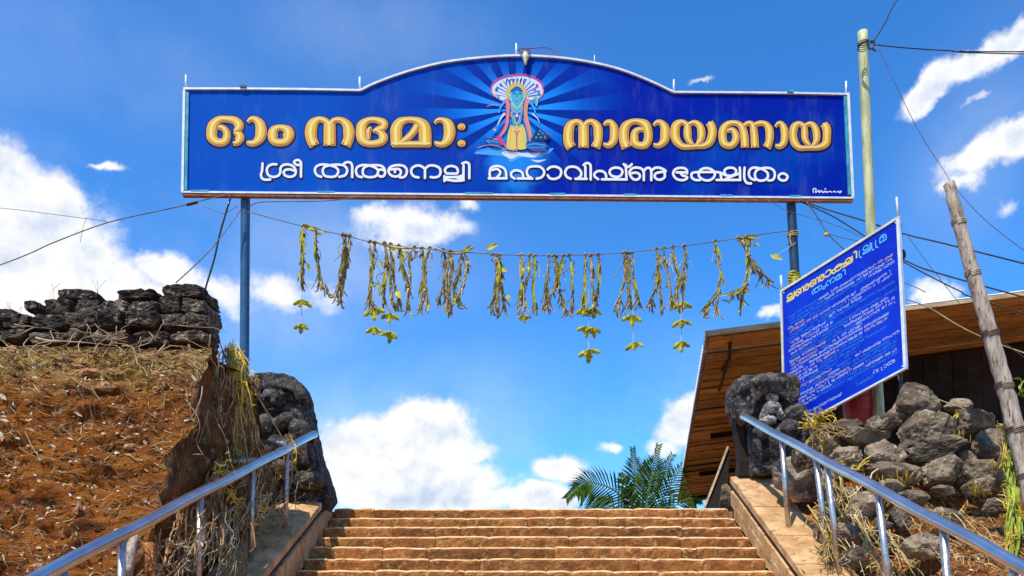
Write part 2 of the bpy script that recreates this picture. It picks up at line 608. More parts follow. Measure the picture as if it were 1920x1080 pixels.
def ico():
    global _ico
    if _ico is None:
        bm = bmesh.new()
        bmesh.ops.create_icosphere(bm, subdivisions=4, radius=1)
        _ico = ([v.co.copy() for v in bm.verts], [tuple(v.index for v in f.verts) for f in bm.faces])
        bm.free()
    return _ico


_ico2 = None


def ico_lo():
    global _ico2
    if _ico2 is None:
        bm = bmesh.new()
        bmesh.ops.create_icosphere(bm, subdivisions=2, radius=1)
        _ico2 = ([v.co.copy() for v in bm.verts], [tuple(v.index for v in f.verts) for f in bm.faces])
        bm.free()
    return _ico2


def rock_verts(c, r, seed, planes=9, boxy=False, rough=0.10, rot=None, hi=False, lo=False):
    q = random.Random(seed)
    vs, fs = ico_lo() if lo else ico()
    N_ = []
    if boxy:
        for a in ((1, 0, 0), (-1, 0, 0), (0, 1, 0), (0, -1, 0), (0, 0, 1), (0, 0, -1)):
            n = Vector(a) + Vector((q.uniform(-.10, .10), q.uniform(-.10, .10), q.uniform(-.10, .10)))
            N_.append((n.normalized(), 0.72 * q.uniform(0.93, 1.04)))
        for i in range(4):
            n = Vector((q.uniform(-1, 1), q.uniform(-1, 1), q.uniform(-1, 1))).normalized()
            N_.append((n, q.uniform(0.95, 1.1)))
    else:
        for i in range(planes + 5):
            n = Vector((q.gauss(0, 1), q.gauss(0, 1), q.gauss(0, 1))).normalized()
            N_.append((n, q.uniform(0.62, 0.92)))
    off = Vector((q.uniform(-50, 50), q.uniform(-50, 50), 0))
    out = []
    for v in vs:
        m_ = 1.12
        for n, d in N_:
            dt = v.dot(n)
            if dt > 0.05:
                m_ = min(m_, d / dt)
        p = v * m_
        mr = max(r)
        pw = Vector((p.x * r[0] / mr, p.y * r[1] / mr, p.z * r[2] / mr))
        nn = noise.fractal(pw * 1.9 + off, 1.0, 2.0, 5)
        rid = 1 - abs(noise.noise(pw * 3.6 + off)) * 2
        pit = max(0.0, noise.noise(pw * 8.5 - off) - 0.15)
        p = p * (1 + rough * nn * 1.2 + rough * 0.45 * rid - rough * 1.8 * pit + rough * 0.4 * noise.noise(pw * 16 + off))
        p = Vector((p.x * r[0], p.y * r[1], p.z * r[2]))
        if rot is not None:
            p = rot @ p
        out.append(Vector(c) + p)
    return out, fs


def rock(name, c, r, seed, m, parent=None, boxy=False, rough=0.10, planes=9, rot=None, hi=False):
    vs, fs = rock_verts(c, r, seed, planes, boxy, rough, rot, hi)
    return obj(name, vs, fs, m, parent, smooth=False)


def E(z):
    return z + EYE


# ------------------------------------------------------------------ ground and terrace
g = MB()
g.add([(-1500, -1500, 0), (1500, -1500, 0), (1500, 1500, 0), (-1500, 1500, 0)], [(0, 1, 2, 3)])
tag(g.build('ground', M_soil), 'bare brown earth at the foot of the steps', kind='structure')
TZ = E(1.41) - 0.02
g = MB()
g.box((0, 10.62 + 45, TZ / 2 - 0.01), (160, 90, TZ - 0.02))
tag(g.build('terrace', M_soil), 'upper terrace behind the top of the steps', kind='structure')

# ------------------------------------------------------------------ staircase
RISE, TREAD, D0, Z0 = 0.155, 0.30, 10.6, 1.41
XL, XR = -2.385, 2.905
stairs_mb = MB()
NS = 19
for k in range(NS + 1):
    zt = E(Z0 - RISE * k) - 0.03
    yf = D0 - TREAD * k + 0.06
    if zt <= 0.02:
        break
    stairs_mb.box(((XL + XR) / 2, yf + TREAD / 2, zt / 2), (XR - XL, TREAD, zt))
stairs = tag(stairs_mb.build('staircase', M_mortar), 'broad laterite staircase rising to the temple gate', kind='structure')
JOINTS = {0: [700, 868, 1010, 1190], 1: [873, 989, 1122, 1252], 2: [735, 863, 990, 1160, 1281], 3: [816, 1066, 1277], 4: [717, 800, 1039, 1279, 1308],
          5: [715, 804, 900, 1198], 6: [700, 870, 1024, 1150, 1310]}
q = random.Random(3)
for k in range(NS + 1):
    zt = E(Z0 - RISE * k)
    if zt < 0.1:
        break
    yf = D0 - TREAD * k
    if k in JOINTS:
        xs = [XL] + [(x - 960) / FPX * yf for x in JOINTS[k]] + [XR]
    else:
        n = q.randint(4, 7)
        xs = [XL] + sorted(XL + (XR - XL) * (i + q.uniform(-.3, .3)) / n for i in range(1, n)) + [XR]
    for i in range(len(xs) - 1):
        a, b = xs[i] + 0.003, xs[i + 1] - 0.003
        seg = max(3, int((b - a) / 0.045))
        dy, dz, tl = q.uniform(-.010, .010), q.uniform(-.006, .007), q.uniform(-.004, .004)
        prof = [(0.0, -RISE - 0.02), (0.0, -0.105), (0.0, -0.05), (0.005, -0.020), (0.030, 0.0), (0.34, 0.004), (0.34, -RISE - 0.02)]
        vs, fs = [], []
        so = q.uniform(0, 99)
        for s in range(seg + 1):
            t = s / seg
            x = a + (b - a) * t
            e = min(s, seg - s)
            rnde = 0.009 if e == 0 else 0.0
            nz_ = noise.fractal(Vector((x * 5 + so, so, 0)), 1, 2, 4) * 0.007
            chip = max(0.0, noise.noise(Vector((x * 9 + so, 5, so))) - 0.25) * 0.055
            for pi_, (py, pz) in enumerate(prof):
                r_ = noise.noise(Vector((x * 14 + so, pi_ * 1.7, so))) * 0.009
                ee = chip if pi_ in (3, 4) else 0
                vs.append((x, yf + py + dy + rnde + r_ + (ee if pi_ in (3,) else 0) + ee * 0.5, zt + pz + dz + tl * (t - .5) * 2 + (nz_ if pi_ in (3, 4) else 0) - (rnde * .8 if pi_ >= 3 else 0) - ee * 0.5))
        m_ = len(prof)
        for s in range(seg):
            for p in range(m_ - 1):
                fs.append((s * m_ + p, (s + 1) * m_ + p, (s + 1) * m_ + p + 1, s * m_ + p + 1))
        fs.append(tuple(range(m_)))
        fs.append(tuple(seg * m_ + p for p in range(m_ - 1, -1, -1)))
        fm_ = []
        for s in range(seg):
            fm_ += [1 if p in (3,) else 0 for p in range(m_ - 1)]
        obj('stone_block', vs, fs, [M_step, M_worn], stairs, fm=fm_ + [0, 0])


# ------------------------------------------------------------------ cheek walls with coping stones
def cheek(side):
    if side > 0:
        x0, x1 = 2.92, 3.46
        zf = lambda d: 0.529 + 0.557 * (d - 8.19)
        ends = [10.56, 9.93, 9.58, 8.82, 8.19, 7.5, 6.8, 6.1, 5.3, 4.45]
        mc = M_cope
        lab = 'sunlit sloping cheek wall along the right side of the stairs'
    else:
        x0, x1 = -2.94, -2.40
        zf = lambda d: 0.36 + 0.44 * (d - 7.57)
        ends = [10.56, 9.5, 8.75, 8.0, 7.25, 6.5, 5.7, 4.9, 4.1]
        mc = M_copel
        lab = 'shaded sloping cheek wall along the left side of the stairs'
    core = MB()
    poly = [(ends[0] - .01, 0), (ends[0] - .01, E(zf(ends[0])) - 0.05), (ends[-1], max(0.06, E(zf(ends[-1])) - 0.05)), (ends[-1], 0)]
    xa, xb = x0 + 0.02, x1 - 0.02
    vs = [(xa, a, b) for a, b in poly] + [(xb, a, b) for a, b in poly]
    core.add(vs, [(0, 1, 2, 3), (7, 6, 5, 4), (0, 4, 5, 1), (1, 5, 6, 2), (2, 6, 7, 3), (3, 7, 4, 0)])
    root = tag(core.build('cheek_wall', M_mortar), lab, 'wall')
    qq = random.Random(5 + side)
    for i in range(len(ends) - 1):
        a, b = ends[i] - 0.006, ends[i + 1] + 0.006
        # coping slab: grid top with rough edges
        na, nb = 10, 7
        vs, fs = [], []
        th = 0.10
        dz = qq.uniform(-.008, .008)
        for s in range(na + 1):
            d = a + (b - a) * s / na
            for t in range(nb + 1):
                x = x0 + (x1 - x0) * t / nb
                edge = min(s, na - s, t, nb - t) == 0
                z = E(zf(d)) + dz + noise.fractal(Vector((x * 4, d * 4, side)), 1, 2, 4) * 0.014 - (0.014 if edge else 0)
                jx = noise.noise(Vector((d * 9, t, side * 3))) * 0.012 if t in (0, nb) else 0
                vs.append((x + jx, d, z))
        T_ = len(vs)
        for s in range(na + 1):
            d = a + (b - a) * s / na
            for t in range(nb + 1):
                x = x0 + (x1 - x0) * t / nb
                vs.append((x, d, E(zf(d)) - th))
        w_ = nb + 1
        for s in range(na):
            for t in range(nb):
                p = s * w_ + t
                fs.append((p, p + w_, p + w_ + 1, p + 1) if side else None)
        for s in range(na):
            for t in (0, nb):
                p = s * w_ + t
                fs.append((p, p + T_, p + w_ + T_, p + w_))
        for t in range(nb):
            for s in (0, na):
                p = s * w_ + t
                fs.append((p, p + 1, p + 1 + T_, p + T_))
        obj('coping_stone', vs, fs, mc, root)
    # facing stones below the coping on the stair side
    xs_ = x0 if side > 0 else x1
    for i in range(24):
        d = 10.5 - i * 0.26
        if d < 4.6:
            break
        zt = E(zf(d - 0.13)) - 0.11
        for r_ in range(3):
            h = 0.19
            z1 = zt - r_ * (h + 0.01)
            if z1 - h < 0.02:
                continue
            mb = MB()
            k_ = 0.557 if side > 0 else 0.44
            off = (r_ % 2) * 0.12
            y0, y1 = d - off, d - 0.25 - off
            pr = qq.uniform(0.0, 0.018)
            xo = xs_ - pr if side > 0 else xs_ + pr
            xi = xs_ + 0.10 if side > 0 else xs_ - 0.10
            zz0, zz1 = z1, z1 - 0.25 * k_
            j = [qq.uniform(-.006, .006) for _ in range(4)]
            A_ = [(xo, y0, zz0 + j[0]), (xo, y1, zz1 + j[1]), (xo, y1, zz1 - h + j[2]), (xo, y0, zz0 - h + j[3])]
            mb.hexa(*A_, (xi - xo, 0, 0))
            mb.build('facing_stone', M_cope, root)
    return root


cheek(1)
cheek(-1)

# ------------------------------------------------------------------ left bank (red earth, roots, litter)
XC = -2.93
BT = 2.60      # top height above the eye at the front edge


def bank_pt(u, v):
    """u 0..1 from the far left to the corner, v 0..1 from foot to top of the battered face"""
    x = -9.5 + (XC - (-9.5)) * u
    z = -1.6 + (BT + 1.6) * v
    y = 4.95 + (z + 1.6) / 1.56
    y += 0.15 * (1 - u) * math.sin(v * 3)
    return Vector((x, y, E(z)))


def bank_disp(p, u, v):
    s = noise.fractal(Vector((p.x * 1.0, p.y * 1.0, p.z * 1.8)), 1.0, 2.0, 6) * 0.16
    r = 1 - abs(noise.noise(Vector((p.x * 0.9, 3, p.z * 4.2)) + Vector((fnoise(p, 1.4, 3), 0, 0)) * 0.5))
    t = 1 - abs(noise.noise(Vector((p.x * 3.1, 9, p.z * 9.0))))
    s += (r - 0.75) * 0.26 + (t - 0.7) * 0.11 + noise.fractal(p * 7, 0.8, 2.1, 4) * 0.045
    lump = max(0.0, noise.noise(Vector((p.x * 5.5, 2, p.z * 11))) - 0.1)
    s *= 0.72
    s += lump * 0.06 + (1 - abs(noise.noise(Vector((p.x * 8, 4, p.z * 22))))) * 0.03
    return s


def bank_surface(u, v):
    p = bank_pt(u, v)
    n = Vector((0, -0.84, 0.54))
    k = min(1.0, (1 - u) * 10 + 0.35) * min(1.0, v * 6, (1 - v) * 8 + 0.25)
    cor = max(0.0, 1 - (1 - u) * 9)
    p.x -= cor * (0.0 + 0.14 * noise.noise(Vector((1, 5, p.z * 2.3))) + 0.07 * noise.noise(Vector((1, 5, p.z * 8))))
    return p + n * bank_disp(p, u, v) * k


NU, NV = 330, 230
vs = [bank_surface(i / NU, j / NV) for j in range(NV + 1) for i in range(NU + 1)]
fs = [(j * (NU + 1) + i, j * (NU + 1) + i + 1, (j + 1) * (NU + 1) + i + 1, (j + 1) * (NU + 1) + i) for j in range(NV) for i in range(NU)]
# side face along the cheek wall, and the top
base = len(vs)
ND = 110
NH = 120


def top_z(d):
    return BT + 0.06 * math.sin(d * 3) - max(0, d - 8.85) * 1.5


edge = [bank_surface(1.0, j / NV) for j in range(NV + 1)]


def side_front(z):
    j = max(0, min(NV, int(round((z + 1.6) / (BT + 1.6) * NV))))
    return edge[j]


for j in range(NH + 1):
    for i in range(ND + 1):
        zt = -1.6 + (BT + 1.6) * j / NH
        e = side_front(zt)
        t = i / ND
        d = e.y + (9.5 - e.y) * t
        z = min(E(zt), E(top_z(d)) + 0.0) if i > 0 else e.z
        p = Vector((XC, d, z))
        k = min(1, t * 12)
        dd = (noise.fractal(Vector((0, d * 1.6, z * 1.6)), 1, 2, 6) * 0.16 + noise.fractal(Vector((4, d * 6, z * 4)), 1, 2, 5) * 0.06 + (1 - abs(noise.noise(Vector((7, d * 5, z * 2))))) * 0.08 - 0.15) * k
        p.x += dd
        if i == 0:
            p = e
        vs.append(p)
fs += [(base + j * (ND + 1) + i, base + j * (ND + 1) + i + 1, base + (j + 1) * (ND + 1) + i + 1, base + (j + 1) * (ND + 1) + i) for j in range(NH) for i in range(ND)]
b2 = len(vs)
for i in range(41):
    for j in range(13):
        x = -9.5 + (XC + 9.5) * i / 40
        f_ = bank_surface(i / 40, 1.0)
        d = f_.y + (9.5 - f_.y) * j / 12
        z = E(top_z(d)) if j else f_.z
        vs.append(Vector((x if j else f_.x, d, z + (0.05 * noise.noise(Vector((x * 2, d * 2, 0))) if j else 0))))
fs += [(b2 + i * 13 + j, b2 + (i + 1) * 13 + j, b2 + (i + 1) * 13 + j + 1, b2 + i * 13 + j + 1) for i in range(40) for j in range(12)]
# back and far-left closing faces
b3 = len(vs)
vs += [Vector((-9.5, 4.9, 0)), Vector((-9.5, 7.6, E(BT))), Vector((-9.5, 9.5, E(top_z(9.5)))), Vector((-9.5, 9.5, 0)),
       Vector((XC, 9.5, E(top_z(9.5)))), Vector((XC, 9.5, 0))]
fs += [(b3, b3 + 1, b3 + 2, b3 + 3), (b3 + 3, b3 + 2, b3 + 4, b3 + 5)]
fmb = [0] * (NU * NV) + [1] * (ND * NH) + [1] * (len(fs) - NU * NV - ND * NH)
M_bankshade = mat('shaded_stained_earth', (0.075, 0.032, 0.012), (0.30, 0.125, 0.036), 3.5, 0.95, bump=1.0, bscale=14, stretch=(1, 1, .6), c3=(0.38, 0.23, 0.10), bdist=.08)  # shade of the bank's side put into a darker earth colour, with stains
bank = obj('earth_bank', vs, fs, [M_bank, M_bankshade], smooth=True, fm=fmb)
tag(bank, 'steep bank of red laterite earth left of the steps', kind='structure')
# filling berm between bank, terrace and stairs
g = MB()
g.box((-6.2, 10.06, E(1.30) / 2), (6.56, 1.14, E(1.30)))
g.box((-34.8, 7.8, E(2.2) / 2), (50.55, 5.6, E(2.2)))
tag(g.build('left_terrain', M_soil), 'earth terrace beyond the left bank', kind='structure')


def rv(a):
    return rnd.uniform(-a, a)


# twigs and roots lying over the bank, one uncountable mass each
tw, tp = MB(), MB()
for i in range(3300):
    u = 1 - rnd.random() ** 1.0 * 0.62
    v = rnd.uniform(0.12, 1.0)
    if rnd.random() < 0.25:
        v = 1 - rnd.random() ** 2 * 0.35
    L = rnd.uniform(0.03, 0.14) * (2.2 if rnd.random() < 0.12 else 1)
    a = rv(0.7) if rnd.random() < 0.75 else rv(1.6)
    pts = []
    for s in range(4):
        t = s / 3
        uu = min(0.999, max(0.0, u + L * t * math.cos(a) / 6.57))
        vv = min(1.0, max(0.0, v + L * (t * math.sin(a) + 0.25 * math.sin(t * 3 + i)) / 4.9))
        p = bank_surface(uu, vv) + Vector((0, -0.84, 0.54)) * (0.006 + 0.022 * math.sin(t * math.pi) * rnd.random())
        pts.append(p)
    r = rnd.uniform(0.0022, 0.0055)
    (tp if rnd.random() < 0.35 else tw).tube(pts, [r, r, r * .9, r * .4], 3, cap=False)
ch = MB()
_tet = [Vector((1, 0, -.3)), Vector((-.6, .8, -.2)), Vector((-.5, -.9, -.1)), Vector((.1, .2, .7)), Vector((.5, -.6, .5))]
for i in range(1500):
    u = 1 - rnd.random() * 0.64
    v = rnd.uniform(0.08, 1.0)
    p = bank_surface(u, v)
    s_ = rnd.uniform(.010, .032) * (2.0 if rnd.random() < .08 else 1)
    R3 = Matrix.Rotation(rnd.uniform(0, 6), 3, 'X') @ Matrix.Rotation(rnd.uniform(0, 6), 3, 'Z')
    ch.add([p + R3 @ Vector((a.x * s_ * rnd.uniform(.8, 1.5), a.y * s_, a.z * s_)) for a in _tet], [(0, 1, 3), (1, 2, 3), (2, 4, 3), (4, 0, 3), (0, 4, 2), (0, 2, 1)])
bs = MB()
for i in range(60):
    u = 1 - rnd.random() * 0.6
    v = rnd.uniform(0.12, 0.98)
    p = bank_surface(u, v)
    r_ = rnd.uniform(.025, .07) * (1.7 if rnd.random() < .12 else 1)
    vs_, fs_ = rock_verts(p + Vector((0, .3, -.2)) * r_, (r_ * rnd.uniform(1.1, 1.8), r_, r_ * rnd.uniform(.45, .8)), 3000 + i, rough=.10, lo=True)
    bs.add(vs_, fs_)
tag(bs.build('bedded_stones', M_crumb), 'small laterite stones bedded in the red bank', kind='stuff')
tag(ch.build('earth_crumbs', M_crumb), 'crumbs and chips of laterite stuck to the red bank', kind='stuff')
tag(tw.build('dry_twigs', M_root), 'brown twigs and rootlets matted over the red bank', kind='stuff')
tag(tp.build('pale_twigs', M_straw), 'straw coloured twigs scattered over the red bank', kind='stuff')
lf = MB()


def leaf_quad(mb, p, ax, nrm, L, Wd, mi=0, curl=0.3):
    ax = ax.normalized()
    b_ = nrm.cross(ax).normalized()
    c = nrm * (L * curl)
    vs = [p, p + ax * L * .35 + b_ * Wd / 2 + c * .6, p + ax * L * .35 - b_ * Wd / 2 + c * .4, p + ax * L * .75 + b_ * Wd * .35 + c * .7,
          p + ax * L * .75 - b_ * Wd * .35 + c * .6, p + ax * L + c * .1, p + ax * L * .5 + c * .2]
    mb.add(vs, [(0, 2, 6), (0, 6, 1), (2, 4, 6), (1, 6, 3), (4, 5, 6), (3, 6, 5)], mi)


for i in range(820):
    u = 1 - rnd.random() * 0.6
    v = rnd.uniform(0.2, 0.97)
    p = bank_surface(u, v) + Vector((0, -0.84, 0.54)) * 0.015
    big = rnd.random() < 0.10
    L = rnd.uniform(0.05, 0.085) if big else rnd.uniform(0.018, 0.05)
    leaf_quad(lf, p, Vector((rv(1), rv(.5), rv(.5))), Vector((rv(.3), -0.84, 0.54)).normalized(), L, L * rnd.uniform(.3, .6))
tag(lf.build('leaf_litter', M_leafw), 'bleached dry leaves strewn over the red bank', kind='stuff')
# thick roots hanging over the top of the bank
rt = MB()
for i in range(56):
    x0 = rnd.uniform(-260, 385)
    y0 = rnd.uniform(598, 650)
    pts = []
    x, y = x0, y0
    ang = rnd.uniform(0.2, 2.6)
    for s in range(7):
        pts.append((x, y, 7.62 - (y - 600) * 0.0042 - 0.03))
        ang += rv(0.7)
        ang = max(-0.4, min(3.3, ang))
        x += math.cos(ang) * rnd.uniform(10, 24)
        y += abs(math.sin(ang)) * rnd.uniform(3, 14)
    P = pxline(pts, 7.6, 3)
    r = rnd.uniform(0.0035, 0.0075) * (1.7 if rnd.random() < .15 else 1)
    rt.tube(P, [r * (1 - .7 * s / len(P)) for s in range(len(P))], 5)
roots = rt.build('exposed_roots', M_root2)
tag(roots, 'tangle of pale roots spilling over the top edge of the bank', kind='stuff')

# ------------------------------------------------------------------ black stone wall on top of the bank
wall = empty('stone_wall', px(200, 640, 7.9), 'crumbling wall of black weathered stones on top of the red bank', 'wall')
q = random.Random(12)
ROWS = [  # y top, y bottom, list of x joints
    (620, 642, [-620, -540, -450, -380, -290, -210, -130, -60, -10, 52, 118, 170, 246, 318, 386]),
    (588, 617, [-600, -510, -430, -340, -260, -150, -70, 0, 60, 120, 182, 236, 300, 348, 386]),
    (560, 590, [84, 140, 188, 240, 300, 340, 385]),
    (543, 562, [104, 177]),
    (541, 558, [212, 292]),
    (533, 561, [306, 382]),
]
for (ya, yb, xs) in ROWS:
    for i in range(len(xs) - 1):
        xa, xb = xs[i], xs[i + 1]
        d = 7.72 + (646 - yb) * 0.0022 + q.uniform(-.04, .04)
        a, b = px(xa, yb, d), px(xb, ya, d)
        j = q.uniform(-4, 4) * 0.005
        c = (a + b) / 2 + Vector((0, 0.22, j))
        sx, sz = abs(b.x - a.x) / 2, abs(b.z - a.z) / 2
        dep = q.uniform(0.22, 0.30)
        rot = Matrix.Rotation(q.uniform(-.10, .10), 3, 'Y') @ Matrix.Rotation(q.uniform(-.12, .12), 3, 'Z')
        rock('stone', c, (sx / 0.75, dep / 0.72, sz / 0.76), q.randint(0, 9999), M_black, wall, boxy=True, rough=0.10, rot=rot)
# stones going back along the corner
for (x, y, d, w_, h_) in [(394, 568, 8.15, .17, .13), (398, 604, 8.2, .18, .14), (402, 632, 8.25, .18, .13), (408, 634, 8.7, .2, .12),
                          (60, 598, 7.95, .2, .10), (20, 592, 8.0, .22, .10), (-20, 588, 8.0, .22, .12), (95, 582, 8.0, .12, .09)]:
    rock('stone', px(x, y, d) - Vector((w_, 0, 0)), (w_ / 1.3, .22, h_ / 1.5), q.randint(0, 9999), M_black, wall, boxy=True, rough=0.06)

# ------------------------------------------------------------------ sculptures at the head of the stairs


def sculpt(name, mb, m, label, cat, base, vox=0.018, parent=None, disp=0.03, dsize=0.10):
    o = mb.build(name, m)
    if parent is None:
        recentre(o, base)
    md = o.modifiers.new('remesh', 'REMESH')
    md.mode = 'VOXEL'
    md.voxel_size = vox
    md.use_smooth_shade = True
    tx = bpy.data.textures.new(name + '_clouds', 'CLOUDS')
    tx.noise_scale = dsize
    tx.noise_depth = 4
    dm = o.modifiers.new('displace', 'DISPLACE')
    dm.texture = tx
    dm.strength = disp
    dm.texture_coords = 'GLOBAL'
    tx2 = bpy.data.textures.new(name + '_chips', 'VORONOI')
    tx2.noise_scale = dsize * 1.6
    dm2 = o.modifiers.new('chips', 'DISPLACE')
    dm2.texture = tx2
    dm2.strength = disp * .6
    dm2.mid_level = .35
    dm2.texture_coords = 'GLOBAL'
    if parent is not None:
        o.parent = parent
        o.matrix_parent_inverse = Matrix.Translation(-parent.location)
    if label:
        tag(o, label, cat)
    return o


def blob(mb, x, y, d, rx, ry, rd, rot=0, nu=14, nv=10):
    """ellipsoid at a photo position, radii in photo pixels and metres deep"""
    s = d / FPX
    R_ = Matrix.Rotation(rot, 3, 'Y')
    mb.ellip(px(x, y, d), (rx * s, rd, ry * s), R_, nu, nv)


def slab(mb, outline, d, dep):
    a = [px(x, y, d) for x, y in outline]
    n = len(a)
    b = [p + Vector((0, dep, 0)) for p in a]
    mb.add(a + b, [tuple(range(n)), tuple(range(2 * n - 1, n - 1, -1))] + [(i, n + i, n + (i + 1) % n, (i + 1) % n) for i in range(n)])


L_ = MB()
DL = 9.8
slab(L_, [(470, 712), (478, 702), (510, 699), (548, 706), (566, 724), (574, 760), (582, 806), (592, 850), (606, 890), (618, 930), (600, 960), (462, 960), (464, 850), (466, 780)], DL + .17, 0.5)
slab(L_, [(468, 792), (468, 712), (478, 700), (510, 697), (548, 704), (567, 722), (574, 748), (556, 752), (548, 733), (515, 722), (490, 730), (484, 752), (468, 760)], DL + .06, .4)
for (x_, y_) in []:
    pass
for (x_, y_) in [][:0] and [(476, 790), (475, 765), (476, 742), (482, 724), (496, 712), (514, 707), (532, 709), (548, 717), (558, 732), (562, 752), (566, 775)]:
    blob(L_, x_, y_, DL + .08, 12, 15, .17)
blob(L_, 513, 748, DL + .10, 21, 22, .17)                 # face
blob(L_, 513, 728, DL + .10, 17, 10, .15)                 # headdress
blob(L_, 494, 748, DL + .14, 5, 11, .09)
blob(L_, 533, 748, DL + .14, 5, 11, .09)
blob(L_, 513, 754, DL - .06, 5, 8, .07)                   # nose
blob(L_, 502, 745, DL - .04, 6, 4, .05)                   # brow
blob(L_, 521, 745, DL - .04, 6, 4, .05)
blob(L_, 511, 769, DL - .04, 10, 4, .05)                  # lips
blob(L_, 535, 792, DL + .02, 26, 17, .15, -.5)            # shoulder
blob(L_, 500, 800, DL + .02, 22, 24, .13)
blob(L_, 560, 806, DL + .02, 20, 20, .15)
blob(L_, 545, 830, DL + .0, 14, 26, .12, .5)              # arm
blob(L_, 520, 838, DL + .02, 22, 24, .14)
blob(L_, 566, 852, DL + .02, 22, 30, .16)                 # belly
blob(L_, 580, 862, DL - .08, 12, 20, .08)
blob(L_, 535, 880, DL + .02, 28, 18, .15, .3)             # thigh
blob(L_, 580, 900, DL + .02, 32, 18, .16)
blob(L_, 500, 900, DL + .05, 26, 30, .12)
lefts = sculpt('guardian_sculpture', L_, M_carve, 'black carved guardian stone leaning at the head of the left rail', 'sculpture', px(530, 930, 10.0), vox=.013, disp=0.028, dsize=.07)
R_ = MB()
DR = 10.3
slab(R_, [(1375, 728), (1380, 712), (1396, 704), (1430, 700), (1470, 698), (1494, 703), (1500, 720), (1499, 744), (1484, 756), (1462, 738), (1438, 736), (1420, 748), (1412, 776), (1400, 792), (1384, 780), (1377, 756)], DR - .12, .42)
blob(R_, 1392, 728, DR - .08, 15, 20, .12)
blob(R_, 1440, 716, DR - .10, 34, 12, .10)
slab(R_, [(1384, 735), (1440, 712), (1494, 728), (1500, 790), (1505, 850), (1500, 892), (1408, 892), (1404, 800), (1386, 780)], DR + .04, 0.45)
blob(R_, 1490, 778, DR + .02, 24, 22, .2)
blob(R_, 1478, 806, DR + .0, 22, 20, .2)
blob(R_, 1504, 812, DR + .1, 20, 34, .2)
blob(R_, 1418, 850, DR + .02, 10, 34, .12)
blob(R_, 1424, 812, DR + .0, 14, 16, .14)
blob(R_, 1456, 830, DR + .06, 20, 34, .14)
blob(R_, 1430, 884, DR + .02, 20, 8, .18)
rights = sculpt('guardian_sculpture', R_, M_carve, 'carved guardian stone with rounded cap and pale figure at the right rail', 'sculpture', px(1450, 890, 10.3), vox=.014, disp=0.04, dsize=.08)
F_ = MB()
DF = DR - .03
blob(F_, 1448, 744, DF, 12, 13, .09)            # head
blob(F_, 1450, 729, DF, 10, 7, .08)             # crown
blob(F_, 1451, 722, DF, 6, 5, .06)
blob(F_, 1446, 765, DF, 17, 13, .09)            # chest
blob(F_, 1432, 778, DF, 8, 14, .07, .5)         # arm
blob(F_, 1462, 776, DF, 7, 14, .07, -.4)
blob(F_, 1440, 788, DF, 15, 9, .09)
blob(F_, 1400, 750, DR - .05, 9, 12, .08)
fig = sculpt('pale_figure', F_, M_lichen, None, None, None, parent=rights, vox=.009, disp=0.035, dsize=.05)
tag(fig, 'pale lichened relief of a crowned figure')
# curved bracket left of the right sculpture
B_ = MB()
pts = [(1381, 782), (1383, 810), (1388, 838), (1390, 866), (1387, 892)]
for s in range(4):
    (xa, ya), (xb, yb) = pts[s], pts[s + 1]
    w0, w1 = [18, 13, 12, 14, 20][s], [18, 13, 12, 14, 20][s + 1]
    B_.hexa(px(xa - 2, ya, 10.42), px(xa + w0, ya, 10.42), px(xb + w1, yb, 10.42), px(xb - 2, yb, 10.42), (0, 0.2, 0))
tag(recentre(B_.build('stone_bracket', M_pldark), px(1390, 892, 10.5)), 'narrow curved dark stone bracket left of the right sculpture', 'bracket')

# ------------------------------------------------------------------ right bank


def hr(x, y):
    P = [(3.4, -1.6), (4.6, -1.2), (6, -0.35), (6.6, .05), (7.2, .38), (8, .80), (8.4, 1.05), (8.9, 1.5), (9.5, 1.85), (10.0, 1.75), (10.7, 1.36), (12, 1.36)]
    z = P[-1][1]
    for (a, za), (b, zb) in zip(P, P[1:]):
        if y <= b:
            t = max(0, (y - a) / (b - a))
            z = za + (zb - za) * t
            break
    zc = 0.529 + 0.557 * (y - 8.19) - 0.06
    k = max(0, min(1, (x - 3.46) / 0.7))
    k = k * k * (3 - 2 * k)
    z = zc + (z - zc) * k if y < 10.6 else z
    z += (noise.fractal(Vector((x * 1.6, y * 1.6, 5)), 1, 2, 5) * 0.11 + noise.fractal(Vector((x * 6, y * 6, 9)), 1, 2, 4) * 0.03) * (0.25 + k * .75)
    return E(max(-1.6, z))


NX, NY = 170, 190
vs, fs = [], []
for j in range(NY + 1):
    for i in range(NX + 1):
        x = 3.45 + 8 * i / NX
        y = 4.0 + 6.7 * j / NY
        vs.append(Vector((x, y, hr(x, y))))
fs = [(j * (NX + 1) + i, j * (NX + 1) + i + 1, (j + 1) * (NX + 1) + i + 1, (j + 1) * (NX + 1) + i) for j in range(NY) for i in range(NX)]
rb = obj('right_bank', vs, fs, M_bank, smooth=True)
tag(rb, 'sloping red earth bank right of the steps', kind='structure')
g = MB()
g.box((36.4, 7.8, E(1.0) / 2), (50, 5.6, E(1.0)))
tag(g.build('right_terrain', M_soil), 'earth terrace beyond the right bank', kind='structure')

